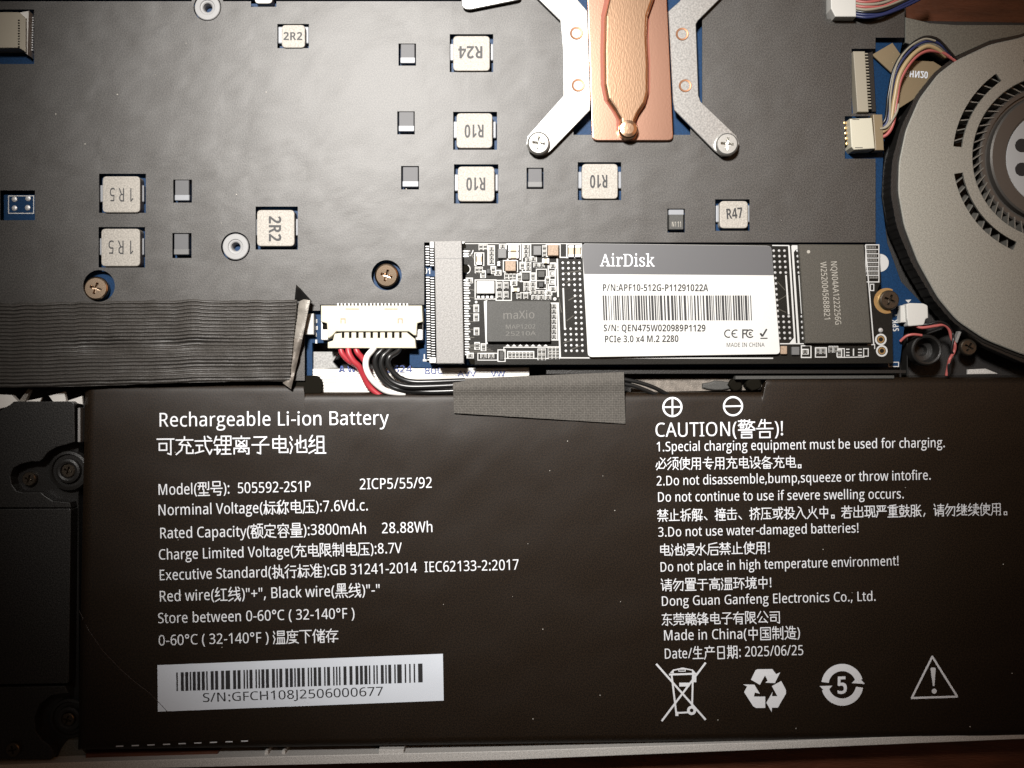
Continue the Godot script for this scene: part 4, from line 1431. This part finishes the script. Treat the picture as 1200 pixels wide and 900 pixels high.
	prism(g, round_off(pts("338,440 371,440 377,446 377,461 338,461"), 3), -2.5, -0.2, 0.6)
	part(g, "flap", M.dark_slot, t)
	g = Geo.new()   # cloth tape over the wires
	spread(g, pts("530.5,444 731,436 733,496.5 532,484"), 60, 26, func(p, u, w): return 1.25 - 0.25 * w + 0.45 * exp(-pow((w - 0.28 + 0.08 * u) / 0.16, 2.0)) + 0.12 * wave.get_noise_2d(p.x * 2.0, p.y * 2.0) - 0.2 * exp(-pow(w / 0.06, 2.0)), 0.5)
	tag(part(g, "cloth_tape", M.cloth), "strip of dark grey woven tape across the top edge of the battery", "tape")
	g = Geo.new()
	var path := PackedVector3Array()
	for q in ["93,716", "103,737", "120,762", "140,783", "158,799", "175,812", "186,823", "196,834"]:
		var c = q.split(",")
		var p := Vector2(c[0].to_float(), c[1].to_float())
		path.append(P(p.x, p.y, battery_height(p) + 0.12))
	tube(g, path, 0.28, 6)
	tag(part(g, "hair", M.hair), "fine curved hair lying on the lower left of the battery", "hair")


# ---------------------------------------------------------------- tapes and ribbons
func ribbons() -> void:
	var g := Geo.new()
	var rib := func(p: Vector2, u: float, w: float) -> float:
		var sag := 0.5 * exp(-(pow((p.x - 118) / 40.0, 2.0) + pow((p.y - 407) / 9.0, 2.0))) + 0.5 * exp(-(pow((p.x - 228) / 50.0, 2.0) + pow((p.y - 404) / 7.0, 2.0))) + 0.4 * exp(-(pow((p.x - 260) / 90.0, 2.0) + pow((p.y - 432) / 8.0, 2.0)))
		var lift := 0.35 * smoothstep(0.9, 1.0, u)
		return 1.9 - 0.32 * (1.0 - pow(absf(sin(PI * (w * 23.0 + 0.35 * wave.get_noise_2d(p.x * 0.7, 40.0)))), 0.75)) + 0.3 * wave.get_noise_2d(p.x * 1.2, p.y * 1.4) - sag * 2.0 + lift - 0.5 * smoothstep(0.92, 1.0, w)
	var rows: Array = []
	for j in 193:
		var line := PackedVector3Array()
		for i in 71:
			var u := i / 70.0
			var w := j / 192.0
			var x := -40.0 + 388.0 * u
			var top := 356.0 - 4.5 * smoothstep(0.0, 0.75, u) + 2.0 * wave.get_noise_2d(x * 2.0, 7.0)
			var low := 454.0 - 7.0 * smoothstep(0.15, 0.9, u)
			if u > 0.94:
				x = lerpf(x, x - 9.0 * w, (u - 0.94) / 0.06)
			var p := Vector2(x, lerpf(top, low, w))
			line.append(P(p.x, p.y, rib.call(p, u, w)))
		rows.append(line)
	sheet(g, rows, 0.0006)
	var t := thing("ribbed_tape", 150, 402, 0.3, "wide black ribbed tape running in from the left edge above the battery", "tape")
	part(g, "strip", M.ribbed, t)
	g = Geo.new()
	spread(g, pts("351,350 363.5,352 354,398 343.5,396"), 8, 16, func(p, u, w): return 1.3 + 0.9 * sin(u * PI * 0.6) + 0.25 * wave.get_noise_2d(p.x * 3.0, p.y * 3.0), 0.2)
	part(g, "folded_end", M.foil, t).set_meta("label", "silvery folded end")
	g = Geo.new()
	spread(g, pts("343.5,395 354.5,397 341,456 331.5,449"), 8, 20, func(p, u, w): return 1.1 + 0.9 * sin(u * PI * 0.8) * (1.0 - 0.5 * w) + 0.5 * wave.get_noise_2d(p.x * 4.0, p.y * 4.0), 0.2)
	part(g, "crumpled_end", M.tape_back, t).set_meta("label", "crumpled dark grey end")
	g = Geo.new()
	spread(g, pts("347,333.5 352,338 366,353.5 345,353"), 6, 6, func(p, u, w): return 1.3 + 3.2 * (1.0 - w) * (1.0 - 0.6 * u) + 0.4 * u, 0.15)
	part(g, "dark_tip", M.black_wire, t)
	# white ribbon under the battery lead
	t = thing("white_ribbon_cable", 460, 446, -2.0, "flat white ribbon cable passing under the battery wires", "cable")
	for k in 9:
		g = Geo.new()
		var y := 432.6 + k * 3.3
		spread(g, PackedVector2Array([Vector2(334, y), Vector2(620, y - 2.0), Vector2(620, y + 1.3), Vector2(334, y + 3.2)]), 40, 6, func(p, _u, w): return -1.4 + 0.18 * sin(w * PI) + 0.10 * wave.get_noise_2d(p.x, 3.0), 0.4)
		part(g, "conductor", M.ribbon, t)
	g = Geo.new()
	write(g, "A W", Vector2(397, 436), Vector2(417, 436), 10, -1.12, bold)
	write(g, "2624", Vector2(453, 436.5), Vector2(483, 436), 11, -1.12)
	write(g, "80C", Vector2(497, 438.5), Vector2(520, 438), 11, -1.12)
	write(g, "AVV", Vector2(536, 441), Vector2(558, 441), 9, -1.12)
	write(g, "VW", Vector2(575, 441), Vector2(592, 441), 9, -1.12)
	part(g, "printed_text", M.blue_ink, t)
	g = Geo.new()
	prism(g, pts("355,412 398,412 390,424 396,431 352,434"), -2.6, -1.7, 0.5)
	tag(part(g, "grey_foil", M.steel), "scrap of grey crinkled foil below the battery socket", "foil")
	g = Geo.new()
	prism(g, pts("346,404 359,404 357,432 348,432"), -3.0, -1.9, 0.3)
	var c := part(g, "blue_ribbon_cable", M.board)
	tag(c, "short blue ribbon end beneath the silvery tape fold", "cable")
	# torn white scraps at the left, between tape and speaker
	var i := 0
	for s in ["-5,462 14,463 22,472 12,476 -5,480", "22,470 33,455 36,457 29,471 24,474", "57,464 75,459 78,473 64,473", "78,470 96,464 97,474 92,473", "30,470 49,466 46,472 31,473"]:
		g = Geo.new()
		prism(g, pts(s), -1.9, -1.0 - 0.1 * i, 0.4)
		var o := part(g, "white_scrap", M.ribbon if i != 1 else M.foil)
		tag(o, ["leftmost white scrap under the ribbed tape, at the picture's edge", "thin slanted brownish scrap under the ribbed tape", "four-cornered white scrap above the speaker, between tape and speaker", "white scrap nearest the battery's upper left corner", "flat low white scrap along the speaker's upper edge"][i], "scrap", "scraps above the speaker")
		i += 1


# ---------------------------------------------------------------- fan
const FAN := Vector2(1236, 184)
const RIM := "1200,43 1160,52 1120,71 1100,86 1078,115 1062,152 1054,190 1053,225 1060,265 1076,307 1100,350 1122,376 1155,398 1200,416 1240,422"


func rim(a: float) -> float:   # how far the cover reaches from the middle of the fan at an angle in degrees, clockwise from the right
	var p := pts(RIM)
	var best := 238.0
	for i in p.size() - 1:
		var a0 := fposmod(rad_to_deg((p[i] - FAN).angle()), 360.0)
		var a1 := fposmod(rad_to_deg((p[i + 1] - FAN).angle()), 360.0)
		if a <= a0 and a >= a1:
			var d := Vector2.from_angle(deg_to_rad(a))
			var hit = Geometry2D.line_intersects_line(FAN, d, p[i], p[i + 1] - p[i])
			if hit != null:
				return hit.distance_to(FAN)
	if a > 255:
		best = lerpf(145.5, 190.0, clampf((a - 255) / 60.0, 0, 1))
	return best


func fan() -> void:
	var t := thing("cooling_fan", FAN.x, FAN.y, -3.5, "round grey cooling fan with black blades at the right edge", "fan")
	var g := Geo.new()
	var rs: Array = []
	for k in 361:
		rs.append(rim(float(k % 360)))
	for k in 4:   # ease the corners of the outline
		var old := rs.duplicate()
		for i in range(1, 360):
			rs[i] = (old[i - 1] + old[i] * 2 + old[i + 1]) / 4
	var slot := func(a: float) -> bool: return (a > 114 and a < 170.5) or (a > 186 and a < 235) or (a > 252 and a < 300) or (a > 40 and a < 95)
	var dir := func(a: float) -> Vector2: return Vector2.from_angle(deg_to_rad(a))
	var top := 1.0
	var low := 0.62
	for k in 720:
		var a0 := k * 0.5
		var a1 := a0 + 0.5
		var cut: bool = slot.call(a0 + 0.25)
		var r0 := lerpf(rs[int(a0)], rs[int(a0) + 1], a0 - int(a0))
		var r1 := lerpf(rs[int(a1) % 360], rs[int(a1) % 360 + 1], a1 - int(a1))
		for band in [[96.0, 96.0, 96.8, 96.8], [96.8, 96.8, 109.0, 109.0], [109.0, 109.0, 119.5, 119.5], [119.5, 119.5, r0 - 1.0, r1 - 1.0], [r0 - 1.0, r1 - 1.0, r0, r1]]:
			if band[0] == 109.0 and cut:
				continue
			var w := [FAN + dir.call(a0) * band[0], FAN + dir.call(a1) * band[1], FAN + dir.call(a1) * band[3], FAN + dir.call(a0) * band[2]]
			var hh := [top, top, top, top]
			if band[0] == 96.0: hh = [top - 0.1, top - 0.1, top, top]
			if band[2] == r0: hh = [top, top, top - 0.12, top - 0.12]
			var q: Array = []
			for i in 4:
				q.append(Q(w[i], hh[i], top))
			g.flat(q[0], q[1], q[2])
			g.flat(q[0], q[2], q[3])
			if band[0] == 96.0: g.quad(q[0], Q(w[0], low, top), Q(w[1], low, top), q[1])
			if band[2] == r0: g.quad(q[2], Q(w[2], low, top), Q(w[3], low, top), q[3])
			if cut and band[2] == 109.0: g.quad(q[3], q[2], Q(w[2], low, top), Q(w[3], low, top))
			if cut and band[0] == 119.5: g.quad(q[0], Q(w[0], low, top), Q(w[1], low, top), q[1])
			if band[0] == 109.0 and (slot.call(a0 - 0.25) or slot.call(a1 + 0.25)):
				var i0 := 0 if slot.call(a0 - 0.25) else 1
				g.quad(q[i0], q[3 - i0], Q(w[3 - i0], low, top), Q(w[i0], low, top))
	part(g, "cover", M.fan_metal, t)
	# lower housing seen round the cover
	g = Geo.new()
	var outer := PackedVector2Array()
	for k in 120:
		var a := 95.0 + k * 1.5
		var extra := 8.0 + 12.0 * exp(-pow((a - 165.0) / 32.0, 2.0))
		outer.append(FAN + dir.call(a) * (rs[int(a) % 360] + extra))
	outer.append(Vector2(1420, 40))
	outer.append(Vector2(1420, 430))
	prism(g, outer, -3.5, -2.8, 0.5)
	part(g, "base", M.fan_black, t)
	g = Geo.new()
	for k in 240:
		var a0 := 92.0 + k * 0.7
		var a1 := a0 + 0.7
		var e0 := 8.0 + 12.0 * exp(-pow((a0 - 165.0) / 32.0, 2.0))
		var e1 := 8.0 + 12.0 * exp(-pow((a1 - 165.0) / 32.0, 2.0))
		var i0: Vector2 = FAN + dir.call(a0) * (rs[int(a0) % 360] - 6.0)
		var i1: Vector2 = FAN + dir.call(a1) * (rs[int(a1) % 360] - 6.0)
		var o0: Vector2 = FAN + dir.call(a0) * (rs[int(a0) % 360] + e0 * 0.45)
		var o1: Vector2 = FAN + dir.call(a1) * (rs[int(a1) % 360] + e1 * 0.45)
		g.flat(Q(i0, 0.55, 0.5), Q(i1, 0.55, 0.5), Q(o1, 0.4, 0.5))
		g.flat(Q(i0, 0.55, 0.5), Q(o1, 0.4, 0.5), Q(o0, 0.4, 0.5))
		g.quad(Q(o1, 0.4, 0.5), Q(o1, -3.0, 0.5), Q(o0, -3.0, 0.5), Q(o0, 0.4, 0.5))
	part(g, "wall", M.black_plastic, t)
	# impeller
	g = Geo.new()
	lathe(g, FAN.x, FAN.y, 0.5, [Vector2(86, -2.2), Vector2(86, -0.2), Vector2(84.5, 0.0), Vector2(80, 0.0), Vector2(79, -0.5), Vector2(76.5, -0.5), Vector2(75.5, 0.5), Vector2(73.5, 0.7), Vector2(58, 0.7), Vector2(57, 0.6), Vector2(0, 0.6)], 90)
	var hub := part(g, "impeller", M.hub, t)
	var blade: MeshInstance3D = null
	for k in 61:
		var a := TAU * k / 61
		if blade == null:
			g = Geo.new()
			var prev: Array = []
			for i in 7:
				var f := i / 6.0
				var p := Vector2.from_angle(a - 0.30 * f + 0.08 * f * f) * lerpf(85.0, 124.0, f)
				var s := Vector2(-p.y, p.x).normalized() * 0.75
				var w := P(600 + p.x, 450 + p.y, 0)
				var sd := Vector3(s.x, 0, s.y) * PX
				var now := [w - sd + Vector3.UP * 0.0002, w + sd + Vector3.UP * 0.0002, w - sd - Vector3.UP * 0.0022, w + sd - Vector3.UP * 0.0022]
				if i > 0:
					g.quad(prev[0], prev[1], now[1], now[0])
					g.quad(prev[1], prev[3], now[3], now[1])
					g.quad(prev[0], now[0], now[2], prev[2])
				else:
					g.quad(now[0], now[2], now[3], now[1])
				prev = now
			g.quad(prev[0], prev[1], prev[3], prev[2])
			blade = part(g, "blade", M.blade, hub)
			var off := blade.position + place_of(hub)
			var arr := blade.mesh.surface_get_arrays(0)
			var vv: PackedVector3Array = arr[Mesh.ARRAY_VERTEX]
			for i in vv.size():
				vv[i] += off
			arr[Mesh.ARRAY_VERTEX] = vv
			var mesh := ArrayMesh.new()
			mesh.add_surface_from_arrays(Mesh.PRIMITIVE_TRIANGLES, arr)
			mesh.surface_set_material(0, M.blade)
			blade.mesh = mesh
			blade.position = P(FAN.x, FAN.y, 0.0) - place_of(hub)
		else:
			var c := copy(blade, hub, P(FAN.x, FAN.y, 0.0))
			c.rotation.y = -a
	g = Geo.new()
	lathe(g, FAN.x, FAN.y + 2, 0.7, [Vector2(57, 0.7), Vector2(56.5, 0.76), Vector2(0, 0.76)], 64)
	var lab := part(g, "hub_label", M.hub_label, t)
	for p in [Vector2(1197.5, 170.5), Vector2(1197.5, 198.5)]:
		g = Geo.new()
		lathe(g, p.x, p.y, 0.76, [Vector2(8.0, 0.765), Vector2(7.6, 0.77), Vector2(0, 0.77)], 28)
		part(g, "dark_dot", M.black_ink, lab)
	# lead to its plug
	var wires := [["black_wire", "1024,148,0.6 1037,141,0.9 1041,112,1.5 1048,80,1.9 1062,58,2.1 1081,44.5,2.1 1098,46,1.8 1112,60,1.2 1122,72,0.6", 1.8], ["blue_wire", "1024,152,0.5 1039,144,0.9 1044,112,1.4 1051,82,1.7 1066,60,1.9 1084,49,1.8 1100,51,1.5 1114,64,0.9 1122,73,0.4", 1.7],
		["beige", "1032,152,1.0 1042,142,1.4 1043.5,112,1.8 1050,78,2.2 1064,57,2.3 1082,46,2.2 1096,48,1.9", 1.2], ["yellow_wire", "1026,158,0.4 1042,147,0.9 1048,116,1.3 1054,88,1.5 1068,66,1.6 1084,55,1.5 1096,57,1.1 1108,66,0.4", 2.6],
		["pink_wire", "1028,163,0.4 1040,157,0.8 1047,143,0.9 1051,116,1.1 1056,92,1.3 1070,70,1.3 1086,60,1.1 1104,62,0.8 1122,73,0.6", 2.0], ["beige", "1031,151,1.2 1040,148,1.4 1050,133,1.5 1053,122,1.3", 1.3]]
	for w in wires:
		g = Geo.new()
		tube(g, curve(w[1], 12), w[2])
		part(g, "wire", M[w[0]], t).set_meta("label", w[0].replace("_", " ").replace("beige", "pale wire"))
	g = Geo.new()
	prism(g, pts("1023,134 1034,134 1036,176 1026,176"), -0.6, 1.2, 0.8, 2)
	part(g, "plug", M.flex, t)
	# dark plastic corner below the fan
	t = thing("corner_bracket", 1130, 412, -4.0, "black plastic corner bracket with a large round boss below the fan", "bracket")
	g = Geo.new()
	prism(g, pts("1063,392 1068,384 1078,392 1120,378 1150,402 1200,424 1260,440 1260,441 1063,441"), -3.9, -1.6, 0.8)
	part(g, "plate", M.black_plastic, t)
	g = Geo.new()
	prism(g, pts("1118,378 1124,376 1155,400 1200,420 1260,428 1260,434 1198,425 1152,405"), -1.6, 0.2, 0.6)
	part(g, "rib", M.black_plastic, t)
	g = Geo.new()
	lathe(g, 1086, 410, 0, [Vector2(19, -1.6), Vector2(18, 0.0), Vector2(16.5, 0.2), Vector2(14.5, 0.1), Vector2(13, -0.6), Vector2(12.5, -1.8), Vector2(7, -2.0), Vector2(6, -3.0), Vector2(0, -3.0)], 40)
	part(g, "boss", M.black_plastic, t)
	g = Geo.new()
	prism(g, pts("1119,401 1124,388 1127,389 1122,402"), -1.6, -0.6, 0.4)
	part(g, "clip", M.socket, t)
	g = Geo.new()
	prism(g, pts("1134,433 1155,432 1170,438 1134,438.5"), -1.6, -1.2, 0.3)
	part(g, "metal_tab", M.aluminium, t)
	var sc := part(screw_shape(10.0, 0.8, 5.5, 0.5), "bracket_screw", M.dark_screw)
	sc.position = P(1133, 407, -1.6)
	tag(sc, "small black screw in the plastic corner bracket below the fan", "screw")
	# speaker lead
	t = thing("speaker_lead", 1072, 367, 0.0, "white plug with a twisted pink and black speaker wire right of the drive", "cable")
	g = Geo.new()
	prism(g, round_off(pts("1062,356.5 1066,355 1082.5,355.5 1087.5,358 1088,373 1085,373.5 1083,381 1064.5,382.5 1064,377 1063,374"), 2), -0.6, 1.1, 1.2, 2)
	part(g, "plug", M.white_plastic, t)
	for w in [["pink_wire", "1072,381,0.2 1080,384,0.6 1096,382,0.9 1106,381,0.8 1112,386,0.6 1115,396,0.3 1119,404,0.6 1118,412,0.4 1113,421,0.7 1111,430,0.3 1109,440,0.0", 1.8], ["black_wire", "1078,380,0.4 1088,380,0.9 1100,377,1.2 1110,381,0.9 1116,390,0.5 1117,398,0.9 1115,410,0.8 1117,418,0.4 1112,427,0.6 1112,440,0.2", 1.5],
		["pink_wire", "1055,400,-0.3 1062,394,0.3 1070,392,0.6 1080,393,0.4", 1.6]]:
		g = Geo.new()
		tube(g, curve(w[1], 12), w[2])
		part(g, "wire", M[w[0]], t)
	# printed flexible ribbon behind the fan lead
	t = thing("brown_flex_ribbon", 1072, 92, -0.5, "brown flexible ribbon printed with upside down letters behind the fan wires", "ribbon")
	g = Geo.new()
	prism(g, pts("1022,64 1046,50 1060,70 1094,72 1104,78 1090,104 1052,128 1050,90 1024,66"), -0.6, -0.3, 0.4)
	part(g, "sheet", M.flex, t)
	g = Geo.new()
	write(g, "AHN20", Vector2(1060, 82), Vector2(1088, 84), -11, -0.27, bold)
	part(g, "printed_text", M.sticker, t)
	# bundle at the top edge
	t = thing("cable_bundle", 1030, 8, 0.0, "bundle of thin coloured wires leaving the white socket at the top edge", "cable")
	for k in 7:
		g = Geo.new()
		var y := 1.0 + k * 3.0
		tube(g, curve("1002,%f,1.0 1016,%f,1.6 1036,%f,1.6 1062,%f,1.0 1090,%f,0.6" % [y, y + 1.5, y - 2 + (k % 3), y - 12, y - 26], 10), 1.7)
		part(g, "wire", [M.pink_wire, M.beige, M.pink_wire, M.beige, M.black_wire, M.blue_wire, M.blue_wire][k], t)


# ---------------------------------------------------------------- speaker, case and table
func speaker() -> void:
	var t := thing("speaker", 42, 675, -4.0, "black plastic speaker box along the left edge beside the battery", "speaker")
	var g := Geo.new()
	prism(g, round_off(pts("-60,474 92,474 92,590 93,860 80,866 72,876 66,890 -60,890"), 4), -4.0, -2.2, 0.5)
	part(g, "housing", M.black_plastic, t)
	g = Geo.new()
	prism(g, pts("-60,489 -8,486 12,474 16,470.5 84,470.5 87,473 87.5,518 78,521 66,524 56,530 50,538 46,541 36,541 24,544 15,549 12,558 14,568 19,575 26,577 48,577 54,582 62,587 82,589 83,595 -60,595"), -2.2, 0.0, 0.9, 2)
	part(g, "upper_cover", M.speaker, t)
	g = Geo.new()
	prism(g, round_off(pts("-60,597 83,596 80.5,801 -60,803"), 3), -2.2, 0.25, 0.9, 2)
	part(g, "raised_box", M.speaker, t)
	g = Geo.new()
	prism(g, pts("-60,806 76,804 80,812 60,815 46,826 40,842 42,857 50,868 58,873 62,880 60,890 -60,890"), -2.2, -0.1, 0.9, 2)
	part(g, "lower_cover", M.speaker, t)
	for b in [[79.0, 552.0], [80.0, 843.0]]:
		g = Geo.new()
		lathe(g, b[0], b[1], -0.8, [Vector2(24, -2.2), Vector2(23, -1.2), Vector2(20, -1.1), Vector2(19, -1.5), Vector2(15, -1.5), Vector2(14, -0.9), Vector2(11.5, -0.8), Vector2(9, -0.9), Vector2(7.5, -1.6), Vector2(6, -2.1), Vector2(0, -2.1)], 40)
		part(g, "grommet", M.black_plastic, t)
	g = Geo.new()
	block(g, 91, 478, 94, 518, -3.0, -0.3, 0.4)
	part(g, "edge_rib", M.socket, t)
	var s := part(screw_shape(8.5, 0.7, 5.0, 0.3), "speaker_screw", M.dark_screw)
	s.position = P(82, 551, -1.9)
	tag(s, "black screw inside the large round grommet of the speaker", "screw", "speaker screws")
	copy(s, self, P(36, 561, -2.1), "black screw in the small recess left of the speaker grommet")
	copy(s, self, P(81, 842, -1.9), "shiny black screw at the speaker's lower right corner beside the battery")
	copy(s, self, P(17, 877, -0.1), "black screw near the lower left corner of the picture").rotation.y = 0.5


func case_and_table() -> void:
	var t := thing("laptop_case", 600, 450, -7.0, "dark laptop case with a silvery metal rim along the bottom", "laptop case")
	var g := Geo.new()
	prism(g, pts("-200,26 200,-90 1060,-90 1062,24 1420,30 1420,852 1200,860 600,881 80,897 -200,905"), -7.0, -5.0, 0.5)
	part(g, "tray", M.chassis, t)
	g = Geo.new()
	prism(g, pts("-120,901 80,893.5 300,887 600,880 900,869.5 1200,857 1420,848 1420,857 1200,866 900,878.5 600,890.5 300,897.5 80,903 -120,910"), -6.9, 0.3, 0.8, 2)
	var rimp := part(g, "rim", M.aluminium, t)
	rimp.set_meta("label", "silvery bottom rim")
	for c in [[444, 878.5, 473, 886], [1087, 857.5, 1114, 864]]:
		g = Geo.new()
		block(g, c[0], c[1], c[2], c[3], -3.0, 0.2, 0.5)
		part(g, "clip", M.aluminium, t)
	g = Geo.new()
	prism(g, pts("100,884 255,881 255,886 100,890"), -4.0, -1.4, 0.5)
	part(g, "lip", M.wood, t)
	for x in [312.0, 332.0]:
		g = Geo.new()
		prism(g, rrect(x - 2.2, 879.5, x + 2.2, 888, 2.0), -4.0, -0.6, 0.6)
		part(g, "peg", M.aluminium, t)
	g = Geo.new()
	prism(g, pts("740,444 895,443 895,457 740,460"), -3.5, -2.4, 0.4)
	part(g, "strip", M.tape_back, t)
	for q in [[842, 452, 19, 6], [862, 451, 8, 7.5], [884, 450, 10, 8]]:
		g = Geo.new()
		var lump := PackedVector2Array()
		for k in 14:
			var r := 1.0 + 0.28 * wave.get_noise_2d(k * 55.0, q[0] * 9.0)
			lump.append(Vector2(q[0] + cos(TAU * k / 14) * q[2] * r, q[1] + sin(TAU * k / 14) * q[3] * r))
		prism(g, lump, -2.4, (-0.3 if q[0] > 880 else -1.3) if q[0] > 850 else -1.9, 2.0, 3, 0.5)
		part(g, "foam_lump", M.dark_slot if q[0] > 850 else M.chip, t)
	g = Geo.new()
	prism(g, pts("640,433.5 1062,433.5 1062,437.5 640,438.5"), -4.0, -0.3, 0.4)
	part(g, "wall", M.black_plastic, t)
	g = Geo.new()
	prism(g, pts("862,440.5 1048,440 1048,443.5 862,444.5"), -3.5, -0.2, 0.3)
	part(g, "edge_strip", M.chip, t)
	g = Geo.new()
	prism(g, pts("1061,20 1074,23 1090,27 1120,29 1420,29 1420,60 1300,60 1200,40 1160,48 1120,66 1105,70 1090,60 1061,50"), -1.4, -0.4, 0.6)
	part(g, "frame_plate", M.plate, t)
	g = Geo.new()
	prism(g, pts("70,876 80,866 95,862 97,880 110,888 78,893 66,889"), -4.0, -2.4, 0.4)
	part(g, "corner_tab", M.plate, t)
	g = Geo.new()
	prism(g, pts("-200,-40 548,-40 548,-0.5 -200,-0.5"), -6.0, -0.1, 0.3)
	part(g, "wall", M.chassis, t)
	g = Geo.new()
	prism(g, pts("-1400,-1400 2600,-1400 2600,2300 -1400,2300"), -40.0, -8.0)
	tag(part(g, "table_top", M.wood), "reddish brown wooden table under the laptop", "table top", "", "structure")


func dust() -> void:
	rnd.seed = 77
	var g := Geo.new()
	for k in 75:
		var x := rnd.randf_range(10, 1190)
		var y := rnd.randf_range(10, 860)
		var onfilm := y < 280 and x < 1000
		if not onfilm and not (y > 510 and x > 105):
			continue
		var h := film_height(Vector2(x, y)) if onfilm else battery_height(Vector2(x, y))
		var r := rnd.randf_range(0.3, 0.8)
		lathe(g, x, y, h, [Vector2(r, h), Vector2(r * 0.7, h + 0.08), Vector2(0, h + 0.1)], 6)
	tag(part(g, "dust", M.dust), "pale specks of dust scattered over film and battery", "dust", "", "stuff")
